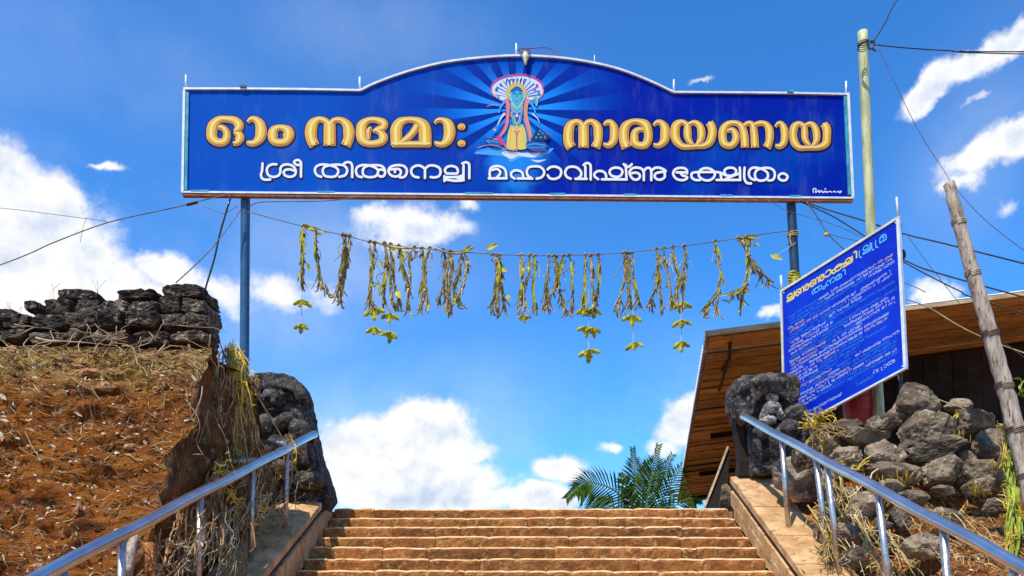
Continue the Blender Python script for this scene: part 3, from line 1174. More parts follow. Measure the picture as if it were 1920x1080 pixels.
# litter on the right bank
tw, tp, lf = MB(), MB(), MB()
for i in range(3200):
    x = 3.5 + rnd.random() * 3.2
    y = rnd.uniform(5.8, 8.9)
    a = rnd.uniform(0, math.pi)
    L = rnd.uniform(0.04, 0.2)
    pts = []
    ln = rnd.random() * 0.03
    for s in range(4):
        t = s / 3
        xx, yy = x + math.cos(a) * L * t, y + math.sin(a) * L * t + .02 * math.sin(t * 4 + i)
        xx = max(3.47, xx)
        pts.append(Vector((xx, yy, hr(xx, yy) + 0.006 + ln * math.sin(t * math.pi) * 1.5)))
    r = rnd.uniform(0.002, 0.005)
    (tp if rnd.random() < 0.5 else tw).tube(pts, r, 3, cap=False)
for i in range(500):
    x = 3.6 + rnd.random() * 3.2
    y = rnd.uniform(5.8, 8.9)
    L = rnd.uniform(0.02, 0.06)
    leaf_quad(lf, Vector((x, y, hr(x, y) + 0.01)), Vector((rv(1), rv(1), rv(.3))), Vector((rv(.4), -.3, 1)).normalized(), L, L * .45)
tag(tw.build('fallen_twigs', M_root), 'brown twigs lying on the right bank', kind='stuff')
tag(tp.build('fallen_straw', M_straw), 'dry straw lying on the right bank', kind='stuff')
tag(lf.build('fallen_leaves', M_leafw), 'dry leaves lying on the right bank', kind='stuff')

# rubble wall of field stones
rub = empty('rubble_wall', px(1720, 930, 8.6), 'heaped rubble wall of grey field stones right of the right rail', 'wall')
ROCKS = [(1716, 757, 38, 34, 9.15), (1729, 810, 50, 38, 8.95), (1827, 794, 47, 30, 9.0), (1853, 838, 37, 28, 8.8), (1764, 840, 52, 22, 8.65),
         (1652, 856, 37, 27, 8.7), (1584, 856, 28, 21, 8.8), (1677, 886, 46, 21, 8.5), (1760, 886, 40, 30, 8.5), (1838, 886, 43, 28, 8.5),
         (1617, 820, 46, 17, 9.0), (1574, 801, 34, 14, 9.2), (1654, 796, 30, 18, 9.15), (1678, 778, 15, 20, 9.25), (1671, 914, 25, 13, 8.35),
         (1714, 934, 28, 16, 8.25), (1834, 914, 34, 14, 8.3), (1622, 950, 36, 30, 8.15), (1683, 968, 24, 22, 8.0), (1603, 884, 24, 13, 8.6),
         (1547, 1000, 18, 19, 8.3), (1718, 1024, 42, 22, 7.45), (1795, 762, 22, 12, 9.3), (1893, 862, 22, 26, 8.7), (1700, 846, 20, 18, 8.95),
         (1508, 862, 24, 26, 9.3), (1545, 830, 30, 22, 9.25), (1560, 900, 22, 18, 8.7), (1585, 930, 20, 16, 8.4), (1650, 925, 22, 14, 8.45),
         (1890, 812, 26, 18, 9.1), (1812, 862, 18, 14, 8.75), (1700, 900, 16, 12, 8.6), (1560, 955, 16, 18, 8.5), (1655, 990, 20, 18, 7.9),
         (1585, 1000, 20, 22, 8.0), (1780, 970, 30, 16, 7.9), (1870, 950, 30, 15, 7.9), (1770, 920, 20, 10, 8.3), (1600, 1048, 24, 20, 7.7)]
for i, (x, y, rx, ry, d) in enumerate(ROCKS):
    s = d / FPX
    rot = Matrix.Rotation(rnd.uniform(-.25, .25), 3, 'Y') @ Matrix.Rotation(rnd.uniform(0, 3), 3, 'Z')
    rr_ = rx * s
    rot = Matrix.Rotation(rnd.uniform(-.28, .28), 3, 'Y')
    rock('stone', px(x, y, d), (rx * s * 1.07, min(.30, max(.12, (rx + ry) * .5 * s)), ry * s * 1.10), 100 + i * 7, M_rock, rub, rough=0.11, rot=rot)
bl = rock('boulder', px(1496, 895, 9.45), (52 * 9.45 / FPX * 1.1, .26, 40 * 9.45 / FPX * 1.1), 901, M_rock, None, rough=0.09, hi=True)
tag(recentre(bl, px(1500, 930, 9.45)), 'large pitted grey boulder resting at the foot of the right sculpture', 'boulder')
bl = rock('boulder', px(1362, 935, 10.75), (13 * 10.7 / FPX * 1.2, .14, 26 * 10.7 / FPX * 1.1), 911, M_rock, None, rough=0.11)
tag(recentre(bl, px(1362, 958, 10.75)), 'small upright grey stone beside the top step, left of the cheek wall', 'boulder')
# leaning board next to the top step
g = MB()
g.hexa(px(1322, 952, 11.2), px(1362, 952, 11.2), px(1368, 845, 11.5), px(1364, 838, 11.5), (0.0, 0.05, 0))
g2 = g.build('leaning_sheet', M_pldark)
tag(recentre(g2, px(1345, 952, 11.2)), 'dark tapering sheet leaning at the right end of the top step', 'sheet')
g = MB()
g.tube([px(1320, 955, 11.17), px(1343, 896, 11.33), px(1365, 838, 11.48)], 0.018, 5)
g.build('edge_strip', M_fascia, g2)

# ------------------------------------------------------------------ handrails


def rail(a, b, r, posts, stubs, label, post_r=0.028, ext=None):
    base = b.copy()
    base.z = 0
    root = empty('handrail', base, label, 'handrail')
    mb = MB()
    n = 24
    pts = [a + (b - a) * (i / n) + Vector((0, 0, 0.006 * math.sin(i * 1.1))) for i in range(n + 1)]
    mb.tube(pts, r, 16, cap=False)
    # domed end
    dirv = (a - b).normalized()
    mb.tube([a, a + dirv * r * .5, a + dirv * r * .85, a + dirv * r * 1.0], [r, r * .87, r * .5, r * .05], 16)
    mb.build('rail', M_steel, root, smooth=True)
    for (t, zlow, lean) in posts:
        p = a + (b - a) * t
        m2 = MB()
        m2.tube([p - Vector((0, 0, r * .6)), Vector((p.x + lean, p.y, zlow))], post_r, 10)
        m2.build('baluster', M_steelp, root, smooth=True)
    for (p0, p1, rr_) in stubs:
        m2 = MB()
        m2.tube([p0, p1], rr_, 8)
        m2.build('bracket', M_steelp, root, smooth=True)
    return root


LA, LB = px(590, 814, 9.95), px(70, 1084, 4.75)
LBx = LA + (LB - LA) * 1.18


def on(a, b, t):
    return a + (b - a) * t


def railt(a, b, x):
    """parameter along a..b seen at photo column x"""
    lo, hi = 0.0, 1.0
    for _ in range(40):
        m_ = (lo + hi) / 2
        p = on(a, b, m_)
        X = 960 + FPX * p.x / (p - CAMLOC).dot(FW)
        if (X - x) * ((960 + FPX * on(a, b, 0).x / (on(a, b, 0) - CAMLOC).dot(FW)) - x) > 0:
            lo = m_
        else:
            hi = m_
    return lo


zl = lambda d: E(0.36 + 0.44 * (d - 7.57))
tl = [railt(LA, LBx, x) for x in (538, 474, 376, 230, 120)]
posts = [(t, max(0.02, zl(on(LA, LBx, t).y) - .02), 0) for t in tl]
t1, t2 = railt(LA, LBx, 535), railt(LA, LBx, 500)
p1, p2 = on(LA, LBx, t1), on(LA, LBx, t2)
stubs = [(px(482, 828, p1.y + .15), px(536, 832, p1.y), .028), (px(408, 866, p2.y - .1), px(482, 864, p2.y), .034)]
rail(LA, LBx, 0.047, posts, stubs, 'polished steel handrail climbing the left side of the stairs')
RA, RB = px(1387, 777, 10.3), px(1920, 1065, 5.3)
RBx = RA + (RB - RA) * 1.15
zr = lambda d: E(0.529 + 0.557 * (d - 8.19))
tl = [railt(RA, RBx, x) for x in (1466, 1530, 1550, 1646, 1768, 1900)]
posts = [(t, max(0.02, min(zr(on(RA, RBx, t).y), on(RA, RBx, t).z - .1) - .02), (0.10 if i in (1, 2, 3) else 0.05)) for i, t in enumerate(tl)]
rail(RA, RBx, 0.047, posts, [], 'polished steel handrail climbing the right side of the stairs', 0.03)

# ------------------------------------------------------------------ big entrance sign
A_ = px(347, 168, 11.2)
Bv = px(1587, 178, 11.38)
C_ = Vector((A_.x, A_.y, A_.z - 1.0))
pn = (Bv - A_).cross(C_ - A_).normalized()
if pn.y > 0:
    pn = -pn


def on_sign(x, y, off=0.0):
    r = ray(x, y)
    t = (A_ - CAMLOC).dot(pn) / r.dot(pn)
    return CAMLOC + r * t + pn * off


top = [(347, 167), (460, 168), (570, 169), (676, 171)]
arch = crom([(676, 171), (705, 157), (760, 137), (830, 119), (900, 110), (968, 106), (1040, 109), (1100, 117), (1160, 131), (1215, 152), (1262, 174)], 3)
top += [tuple(p) for p in arch[1:]]
top += [(1370, 175), (1480, 176), (1587, 178)]
bottom = [(1598, 371), (1280, 369), (960, 366), (650, 363), (344, 360)]
sign = empty('entrance_sign', Vector((on_sign(455, 365).x + 2, 11.3, TZ)),
             'wide blue arched temple sign with gold lettering on two tall posts above the stairs', 'sign')
outline = top + bottom
axx = (Bv - A_).normalized()
centre = on_sign(968, 205)
M_board = board_material('blue_printed_panel', centre, axx, Vector((0, 0, 1)), (0.0, 0.075, 0.42), (0.0, 0.014, 0.29), True)
mb = MB()
n = len(outline)
fr = [on_sign(x, y, 0.0) for x, y in outline]
bk = [p - pn * 0.035 for p in fr]
mb.add(fr, [tuple(range(n))])
mb.add(fr + bk, [tuple(range(2 * n - 1, n - 1, -1))] + [(i, n + i, n + (i + 1) % n, (i + 1) % n) for i in range(n)], 1)
panel = mb.build('panel', [M_board, M_postd], sign)


def strip(pts, w, m, name, off0=-0.04, off1=0.03, parent=sign):
    """square bar following photo positions on the sign plane; w in pixels"""
    mbb = MB()
    k = len(pts)
    L0, L1 = [], []
    for i in range(k):
        a = pts[max(0, i - 1)]
        b = pts[min(k - 1, i + 1)]
        dx, dy = b[0] - a[0], b[1] - a[1]
        l = math.hypot(dx, dy)
        nx, ny = -dy / l * w / 2, dx / l * w / 2
        L0.append((pts[i][0] + nx, pts[i][1] + ny))
        L1.append((pts[i][0] - nx, pts[i][1] - ny))
    vs = []
    for i in range(k):
        vs += [on_sign(*L0[i], off1), on_sign(*L1[i], off1), on_sign(*L1[i], off0), on_sign(*L0[i], off0)]
    fs = [(0, 1, 2, 3), ((k - 1) * 4 + 3, (k - 1) * 4 + 2, (k - 1) * 4 + 1, (k - 1) * 4)]
    for i in range(k - 1):
        for j in range(4):
            fs.append((i * 4 + j, (i + 1) * 4 + j, (i + 1) * 4 + (j + 1) % 4, i * 4 + (j + 1) % 4))
    mbb.add(vs, fs)
    return mbb.build(name, m, parent)


strip([(345, 168)] + top[1:4], 3.4, M_alu, 'frame_rail')
strip([tuple(p) for p in arch], 3.4, M_alu, 'frame_rail', -0.041, 0.031)
strip([(1262, 174.3)] + top[-3:-1] + [(1589, 178.3)], 3.4, M_alu, 'frame_rail', -0.042, 0.029)
strip([(346.5, 171), (343.2, 362)], 4.5, M_alu, 'frame_rail', -0.043, 0.030)
strip([(351.8, 174), (348.8, 357)], 6, M_teal, 'frame_lip', 0.002, 0.020)
strip([(1589, 176), (1598, 372)], 4.5, M_alu, 'frame_rail', -0.045, 0.033)
strip([(1583.5, 182), (1592, 366)], 5, M_teal, 'frame_lip', 0.002, 0.021)
strip([(343, 361.5), (650, 364.2), (960, 367), (1280, 370), (1599, 372.6)], 3.4, M_alu, 'frame_rail', -0.02, 0.030)
strip([(343, 366), (650, 369), (960, 371.3), (1280, 374.0), (1599, 376.5)], 4.4, M_brown, 'frame_rail', -0.045, 0.022)
for (xa_, xb_) in ((360, 392), (596, 628), (872, 925), (1030, 1060), (1170, 1192), (1350, 1372), (1480, 1500)):
    ya_ = 360 + (xa_ - 344) * 11.0 / 1254
    strip([(xa_, ya_ - .8), (xb_, ya_ - .6)], 3.2, M_teal, 'paint_chip', 0.001, 0.0325)
for (x, y0, y1) in [(347.5, 139, 166), (674, 143, 168), (968, 80, 104), (1264, 148, 172), (1587.5, 151, 177), (1115, 102, 118)]:
    m2 = MB()
    m2.tube([on_sign(x, y1, -.02), on_sign(x, y0, -.02)], 0.014 if x != 1115 else .007, 8)
    m2.build('rod', M_alu, sign, smooth=True)
for (x, y) in [(457, 165), (1480, 174)]:
    m2 = MB()
    m2.box(on_sign(x, y, 0.0), (0.09, 0.10, 0.035))
    m2.build('clamp', M_postd if x < 900 else M_teal, sign)
for (xt, yt, xb, yb, m_, r) in [(455.5, 366, 453.5, 690, M_post, 0.067), (1488.5, 375, 1499, 560, M_postd, 0.067)]:
    a = on_sign(xt, yt, -0.115)
    b = on_sign(xb, yb, -0.115)
    a2 = a + Vector((0, 0, 0.9))
    dirn = (b - a).normalized()
    t = (a.z - E(1.38)) / -dirn.z
    m2 = MB()
    m2.tube([a2, a, b, a + dirn * t], r, 16)
    m2.build('post', m_, sign, smooth=True)


# ---- lettering traced as brush strokes -------------------------------------------------
def ribbon(mb, pts, place, off, mi, dw=0.0, shift=(0, 0), closed=False, k=5, cap=True, minw=2.0, rise=0.0008):
    """flat stroke of varying width; place(x, y, off) gives the world point"""
    if len(pts[0]) == 2:
        raise ValueError
    P = crom(pts, k, closed)
    n = len(P)
    vs = []
    wid = [max(minw, p[2] + dw) for p in P]
    # trim or grow the ends with the width so rims show at the ends too
    if not closed and dw != 0:
        for e, s in ((0, 1), (n - 1, -1)):
            dx, dy = P[e + s][0] - P[e][0], P[e + s][1] - P[e][1]
            l = math.hypot(dx, dy) or 1
            P[e] = [P[e][0] - dx / l * dw / 2, P[e][1] - dy / l * dw / 2, P[e][2]]
    for i in range(n):
        if closed:
            a, b = P[(i - 1) % (n - 1)], P[(i + 1) % (n - 1)]
        else:
            a, b = P[max(0, i - 1)], P[min(n - 1, i + 1)]
        dx, dy = b[0] - a[0], b[1] - a[1]
        l = math.hypot(dx, dy) or 1e-6
        nx, ny = -dy / l, dx / l
        h = wid[i] / 2
        o_ = off + rise * i / n
        vs.append(place(P[i][0] + nx * h + shift[0], P[i][1] + ny * h + shift[1], o_))
        vs.append(place(P[i][0] - nx * h + shift[0], P[i][1] - ny * h + shift[1], o_))
    mb.add(vs, [(2 * i, 2 * i + 1, 2 * i + 3, 2 * i + 2) for i in range(n - 1)], mi)
    if cap and not closed:
        for e, s, o_ in ((0, 1, off), (n - 1, -1, off + rise)):
            h = wid[e] / 2
            c = (P[e][0], P[e][1])
            dx, dy = c[0] - P[e + s][0], c[1] - P[e + s][1]
            a0 = math.atan2(dy, dx)
            ring = [place(c[0] + math.cos(a0 + t) * h + shift[0], c[1] + math.sin(a0 + t) * h + shift[1], o_)
                    for t in [(-90 + 30 * q_) * math.pi / 180 for q_ in range(7)]]
            mb.add(ring, [tuple(range(7))], mi)


M_g_out = flat('letter_outline_navy', (0.004, 0.006, 0.035))
M_g_rim = flat('letter_rim_peach', (0.78, 0.46, 0.25))
M_g_org = flat('letter_bevel_orange', (0.52, 0.17, 0.03))
M_g_gold = mat('letter_face_gold', (0.74, 0.40, 0.015), (0.82, 0.49, 0.04), 3, 0.4)
M_g_hi = flat('letter_highlight_yellow', (0.88, 0.68, 0.22))
M_w = flat('letter_white', (0.80, 0.80, 0.86))
M_w_out = flat('letter_shadow_navy', (0.002, 0.004, 0.04))

A0, B0, C0, D0_, E0, F0 = (380, 200), (565, 200), (700, 200), (1050, 200), (1220, 200), (1380, 200)
GOLD = [  # letters, each a list of strokes (x, y, width) in tenths of a pixel from the crop corner; butt flag
    (A0, [[(600, 470, 70), (665, 415, 150), (680, 340, 175), (600, 262, 150), (450, 235, 120), (310, 248, 140), (200, 350, 195), (170, 480, 200), (185, 590, 190), (280, 668, 150), (400, 660, 150), (450, 580, 145), (448, 480, 130), (380, 400, 110), (300, 392, 90)],
          [(590, 490, 60), (680, 525, 140), (692, 600, 175), (650, 680, 110), (575, 690, 80)]]),
    (A0, [[(845, 295, 60), (905, 240, 100), (980, 240, 120), (1070, 320, 180), (1095, 460, 210), (1070, 590, 190), (980, 680, 130), (890, 690, 110), (835, 665, 70)]]),
    (A0, [[(1455, 392, 110), (1590, 440, 170), (1612, 530, 215), (1570, 640, 160), (1455, 675, 140), (1340, 640, 160), (1315, 530, 190), (1340, 440, 160), 'C']]),
    (B0, [[(252, 735, 190), (195, 620, 205), (178, 480, 222), (215, 330, 200), (330, 242, 115), (450, 270, 120), (530, 350, 120)],
          [(530, 300, 210), (530, 450, 222), (530, 735, 222)],
          [(530, 350, 110), (620, 262, 110), (750, 258, 120), (860, 350, 180), (892, 480, 212), (882, 610, 190), (832, 735, 190)]]),
    (B0, [[(1345, 470, 60), (1440, 430, 120), (1530, 400, 130), (1545, 310, 150), (1400, 252, 115), (1250, 262, 120), (1145, 350, 190), (1125, 480, 200), (1150, 620, 190), (1260, 692, 130), (1400, 690, 130), (1510, 650, 150), (1535, 570, 175), (1480, 490, 110), (1380, 450, 70)],
          [(1270, 610, 50), (1262, 480, 90), (1300, 385, 60)]]),
    (C0, [[(430, 735, 200), (430, 560, 215), (432, 420, 215), (500, 300, 180), (620, 252, 120), (740, 250, 115), (860, 285, 160), (950, 370, 215), (970, 520, 235), (972, 735, 235)],
          [(355, 705, 115), (700, 705, 115), (1075, 705, 115)],
          [(830, 350, 130), (740, 490, 130), (620, 610, 120), (480, 700, 80)]]),
    (C0, [[(1150, 320, 50), (1205, 262, 90), (1300, 255, 105), (1400, 330, 190), (1430, 490, 215), (1390, 630, 185), (1300, 708, 120), (1205, 700, 100), (1155, 665, 60)]]),
    (C0, [[(1640, 378, 120), (1650, 378, 122), (1665, 378, 120)], [(1640, 690, 124), (1650, 690, 126), (1665, 690, 124)]]),
    (D0_, [[(215, 770, 190), (165, 680, 190), (157, 520, 190), (185, 370, 180), (280, 292, 112), (370, 305, 112), (440, 380, 110)],
           [(440, 340, 185), (440, 500, 190), (440, 770, 190)],
           [(440, 380, 100), (520, 298, 105), (620, 292, 112), (700, 380, 160), (715, 520, 170), (708, 650, 155), (662, 770, 180)]]),
    (D0_, [[(820, 350, 50), (880, 302, 100), (955, 302, 110), (1008, 390, 150), (1015, 520, 160), (1000, 640, 150), (930, 722, 115), (860, 722, 90), (820, 690, 50)]]),
    (D0_, [[(1255, 770, 200), (1205, 650, 180), (1195, 500, 180), (1230, 370, 170), (1340, 290, 112), (1470, 282, 112), (1600, 340, 170), (1650, 480, 160), (1650, 610, 160), (1600, 710, 150), (1510, 730, 130), (1410, 690, 150), (1390, 580, 150), (1410, 480, 130), (1490, 432, 100), (1580, 450, 60)]]),
    (E0, [[(55, 360, 50), (110, 302, 90), (190, 302, 110), (260, 390, 160), (270, 520, 180), (250, 640, 160), (170, 722, 112), (100, 730, 90), (60, 700, 50)]]),
    (E0, [[(690, 350, 110), (590, 292, 100), (480, 350, 160), (452, 500, 170), (485, 640, 160), (590, 740, 120), (720, 755, 100), (860, 745, 96), (990, 738, 105), (1100, 670, 150), (1152, 520, 162), (1145, 390, 160), (1095, 300, 150)],
          [(690, 330, 110), (690, 480, 150), (705, 610, 130), (780, 720, 80)],
          [(700, 340, 80), (820, 302, 100), (920, 370, 130), (950, 500, 150), (935, 620, 130), (870, 730, 80)]]),
    (E0, [[(1430, 465, 60), (1530, 440, 105), (1590, 520, 130), (1592, 620, 140), (1540, 710, 130), (1450, 730, 130), (1370, 680, 150), (1345, 560, 150), (1360, 430, 150), (1440, 335, 120), (1560, 308, 102), (1670, 345, 115), (1735, 450, 140), (1760, 600, 150), (1765, 770, 150)],
          [(1740, 370, 90), (1830, 312, 90), (1905, 345, 110), (1935, 480, 140), (1955, 770, 150)],
          [(1940, 350, 90), (2050, 312, 100), (2160, 335, 112), (2220, 430, 150), (2230, 560, 150), (2215, 680, 142), (2172, 770, 160)]]),
    (F0, [[(738, 385, 50), (785, 325, 80), (850, 325, 100), (900, 420, 140), (910, 560, 140), (890, 680, 130), (830, 742, 110), (775, 742, 90), (745, 715, 50)]]),
    (F0, [[(1275, 370, 110), (1180, 322, 100), (1090, 390, 150), (1070, 540, 142), (1100, 680, 150), (1190, 770, 112), (1310, 778, 92), (1430, 772, 98), (1560, 765, 104), (1680, 690, 150), (1702, 540, 150), (1695, 410, 160), (1640, 325, 150)],
          [(1280, 350, 110), (1285, 500, 130), (1295, 620, 120), (1375, 735, 80)],
          [(1290, 360, 80), (1400, 325, 100), (1480, 400, 130), (1510, 540, 140), (1500, 650, 120), (1445, 745, 80)]]),
]


def place_crop(o, fn):
    return lambda x, y, off: fn(o[0] + x / 10, o[1] + y / 10, off)


def split_closed(st):
    if st[-1] == 'C':
        return st[:-1], True
    return st, False


for (o0, strokes) in GOLD:
    mb = MB()
    pl = place_crop(o0, on_sign)
    for si, st in enumerate(strokes):
        s_, cl = split_closed(st)
        z = si * 0.0001
        dot = len(s_) == 3 and abs(s_[0][0] - s_[-1][0]) < 40 and abs(s_[0][1] - s_[-1][1]) < 40
        ribbon(mb, s_, pl, 0.0020 + z, 0, 56, (6, 12), cl, cap=dot)
        ribbon(mb, s_, pl, 0.0040 + z, 1, 0, (0, 0), cl, cap=dot)
        ribbon(mb, s_, pl, 0.0060 + z, 2, -24, (2, 1), cl, cap=dot)
        ribbon(mb, s_, pl, 0.0080 + z, 3, -48, (-6, -8), cl, cap=dot, minw=14)
        if not dot:
            thin = [(a, b, w_ * .26) for a, b, w_ in s_]
            ribbon(mb, thin, pl, 0.0100 + z, 4, 0, (-8, -8), cl, cap=False, minw=6)
    mb.build('letter', [M_g_out, M_g_rim, M_g_org, M_g_gold, M_g_hi], sign)

G0, H0, I0, J0, K0, L0, N0 = (480, 280), (650, 280), (780, 280), (900, 280), (1070, 280), (1240, 280), (1400, 280)
WHITE = [
    (G0, [[(125, 265), (120, 340), (112, 420), (95, 470), (108, 535), (165, 572), (270, 568)],
          [(385, 285), (300, 285), (225, 330), (205, 410), (240, 490), (330, 520), (420, 495), (458, 430), (460, 360), (500, 305), (590, 285), (680, 310), (735, 370), (745, 450), (700, 505), (620, 518), (545, 490), (522, 430), (560, 388), (640, 380), (710, 402)]]),
    (G0, [[(845, 515), (845, 390), (845, 260), (810, 210), (760, 207), (715, 238), (740, 280), (785, 298), (835, 285)]]),
    (G0, [[(1225, 518), (1150, 490), (1105, 410), (1130, 330), (1210, 290), (1310, 290), (1420, 312), (1510, 350), (1545, 420), (1500, 500), (1395, 520), (1290, 495), (1252, 415), (1285, 335), (1390, 302), (1510, 290), (1630, 300), (1695, 350), (1710, 415), (1670, 490), (1565, 518)]]),
    (G0, [[(1650, 272), (1700, 245), (1770, 252), (1804, 310), (1805, 420), (1805, 525)]]),
    (H0, [[(285, 525), (210, 500), (175, 420), (200, 340), (290, 300), (400, 302), (500, 330), (578, 380), (588, 440), (540, 508), (430, 525), (330, 498), (302, 420), (330, 345), (420, 308), (540, 300), (640, 310), (700, 355), (720, 430), (700, 498), (640, 515), (600, 492)],
          [(580, 392), (640, 382), (700, 395)]]),
    (H0, [[(1000, 530), (1080, 518), (1125, 450), (1122, 370), (1060, 312), (940, 300), (830, 330), (785, 400), (820, 480), (900, 512), (980, 498), (1018, 440), (990, 378), (900, 372), (825, 382)],
          [(905, 380), (905, 400), (905, 432)]]),
    (H0, [[(1348, 530), (1260, 508), (1210, 430), (1232, 350), (1320, 307), (1400, 320), (1463, 372), (1468, 450), (1468, 540)],
          [(1465, 372), (1540, 312), (1640, 308), (1735, 350), (1762, 430), (1725, 508), (1640, 530), (1575, 522)]]),
    (I0, [[(575, 458), (542, 400), (575, 340), (660, 315), (750, 340), (785, 400), (765, 455), (660, 458), (575, 458)],
          [(535, 505), (535, 550), (535, 598)], [(535, 525), (660, 524), (780, 520), (880, 492)], [(892, 305), (890, 420), (890, 540)],
          [(560, 568), (700, 590), (800, 592), (895, 582)], [(780, 545), (830, 545), (890, 545)]]),
    (I0, [[(868, 268), (930, 245), (985, 265), (1000, 320), (1000, 430), (1000, 545)]]),
    (J0, [[(185, 535), (183, 430), (210, 350), (310, 315), (420, 340), (482, 410), (490, 535)], [(165, 547), (330, 547), (500, 547)],
          [(235, 392), (310, 370), (375, 412), (372, 470), (320, 525)]]),
    (J0, [[(648, 552), (592, 510), (585, 450), (640, 403), (720, 402), (790, 440), (812, 530)], [(705, 550), (840, 550), (980, 552)],
          [(978, 550), (900, 500), (877, 420), (915, 342), (1010, 322), (1120, 330), (1190, 390), (1200, 460), (1150, 528), (1060, 553)]]),
    (J0, [[(1268, 378), (1320, 337), (1420, 330), (1500, 370), (1522, 440), (1490, 518), (1400, 558), (1312, 545), (1268, 490)]]),
    (K0, [[(0, 553), (-70, 520), (-105, 440), (-60, 350), (30, 328), (120, 348), (190, 420), (192, 495), (140, 545)],
          [(90, 556), (200, 556), (300, 556)], [(275, 325), (275, 440), (275, 556)]]),
    (K0, [[(242, 298), (290, 262), (350, 272), (374, 325), (375, 440), (375, 568)]]),
    (K0, [[(515, 562), (452, 512), (448, 455), (510, 412), (590, 415), (652, 460), (668, 550)], [(585, 565), (800, 565), (1050, 568)],
          [(850, 345), (940, 370), (970, 430), (930, 500), (850, 520), (762, 492), (728, 430), (762, 370), 'C'], [(1030, 295), (1040, 430), (1045, 560)],
          [(992, 280), (1030, 318), (1090, 330), (1145, 282)]]),
    (K0, [[(1150, 452), (1200, 440), (1270, 455), (1298, 510), (1258, 565), (1180, 565), (1122, 500), (1105, 425), (1150, 362), (1230, 345), (1320, 362), (1365, 420), (1370, 500), (1370, 580)],
          [(1370, 405), (1430, 352), (1488, 362), (1510, 425), (1510, 500), (1510, 580)],
          [(1510, 405), (1580, 352), (1660, 348), (1740, 378), (1780, 412)],
          [(1780, 418), (1690, 430), (1600, 452), (1572, 510), (1620, 565), (1700, 568), (1762, 520), (1760, 450)]]),
    (L0, [[(482, 455), (478, 400), (440, 362), (360, 350), (270, 372), (222, 440), (245, 520), (320, 572), (420, 578), (485, 538), (440, 500), (400, 495), (372, 465), (350, 440)], [(285, 435), (380, 435), (480, 435)]]),
    (L0, [[(720, 578), (640, 578), (572, 535), (565, 465), (620, 435), (740, 430), (900, 428), (1050, 430), (1130, 452), (1200, 488), (1300, 498), (1375, 468), (1400, 405), (1350, 355), (1260, 350), (1195, 382), (1180, 430), (1205, 478)],
          [(840, 355), (940, 382), (1000, 450), (980, 530), (900, 582), (800, 578), (715, 520), (700, 450), (745, 382), 'C'],
          [(1110, 475), (1118, 520), (1120, 560)], [(1035, 577), (1250, 577), (1480, 577)], [(1470, 345), (1473, 450), (1475, 570)], [(1205, 560), (1320, 510), (1440, 462)]]),
    (L0, [[(1560, 345), (1552, 450), (1558, 560), (1602, 632), (1680, 643)]]),
    (N0, [[(148, 578), (80, 548), (40, 480), (52, 400), (105, 352), (200, 350), (320, 388), (390, 450), (390, 530), (330, 580), (250, 590), (178, 560), (152, 480), (182, 402), (270, 362), (380, 350), (470, 372), (520, 430), (520, 520), (480, 578), (402, 585)]]),
    (N0, [[(680, 455), (742, 480), (765, 525), (730, 578), (670, 588), (612, 560), (595, 510), (630, 468), 'C']]),
]


def stroke_w(st, w):
    s_, cl = split_closed(st)
    return [(a, b, w) for a, b in s_], cl


for (o0, strokes) in WHITE:
    mb = MB()
    pl = place_crop(o0, on_sign)
    for si, st in enumerate(strokes):
        s_, cl = stroke_w(st, 45)
        z = si * 0.0001
        ribbon(mb, s_, pl, 0.0020 + z, 0, 30, (8, 14), cl)
        ribbon(mb, s_, pl, 0.0045 + z, 1, 0, (0, 0), cl)
    mb.build('letter', [M_w_out, M_w], sign)
# painter's signature
mb = MB()
pl = place_crop(N0, on_sign)
for si, st in enumerate([[(1250, 812), (1248, 742), (1300, 745), (1290, 790)], [(1290, 812), (1330, 790), (1350, 770), (1365, 812), (1400, 775), (1425, 812)],
                         [(1440, 810), (1460, 785), (1480, 810), (1500, 790), (1520, 812)], [(1465, 742), (1475, 742), (1482, 742)],
                         [(1540, 795), (1570, 790), (1590, 808)], [(1620, 800), (1640, 788), (1660, 806)], [(1690, 800), (1710, 792), (1725, 806)], [(1740, 818), (1775, 795), (1745, 785)]]):
    ribbon(mb, [(a, b, 17) for a, b in st], pl, 0.002 + si * 1e-4, 0)
mb.build('signature', [M_w], sign)

# ---- painted figure on the panel --------------------------------------------------------
FIGM = [flat('print_pale', (0.62, 0.66, 0.80)), flat('print_magenta', (0.55, 0.05, 0.22)), flat('print_turquoise', (0.05, 0.42, 0.55)), flat('print_yellow', (0.72, 0.55, 0.13)),
        flat('print_dark', (0.01, 0.03, 0.12)), flat('print_pink', (0.72, 0.22, 0.22)), flat('print_skyblue', (0.06, 0.35, 0.75)), flat('print_gold', (0.65, 0.42, 0.06)),
        flat('print_green', (0.25, 0.55, 0.30)), flat('print_deepblue', (0.01, 0.10, 0.40)), flat('print_violet', (0.22, 0.14, 0.48))]
fb_ = MB()
foff = [0.0016]


def fp(x, y, off):
    return on_sign(860 + x / 3.375, 70 + y / 3.375, off)


def poly(pts, mi, k=4):
    P = crom(pts, k, True)[:-1]
    foff[0] += 0.0003
    fb_.add([fp(a[0], a[1], foff[0]) for a in P], [tuple(range(len(P)))], mi)


def line(pts, w_, mi, k=4, closed=False):
    foff[0] += 0.0003
    if not isinstance(w_, (list, tuple)):
        w_ = [w_] * len(pts)
    ribbon(fb_, [(a, b, c) for (a, b), c in zip(pts, w_)], fp, foff[0], mi, closed=closed, k=k, rise=0.0001)


def ell(cx, cy, rx, ry, mi):
    poly([(cx + rx * math.cos(t), cy + ry * math.sin(t)) for t in [i * math.pi / 6 for i in range(12)]], mi, 2)


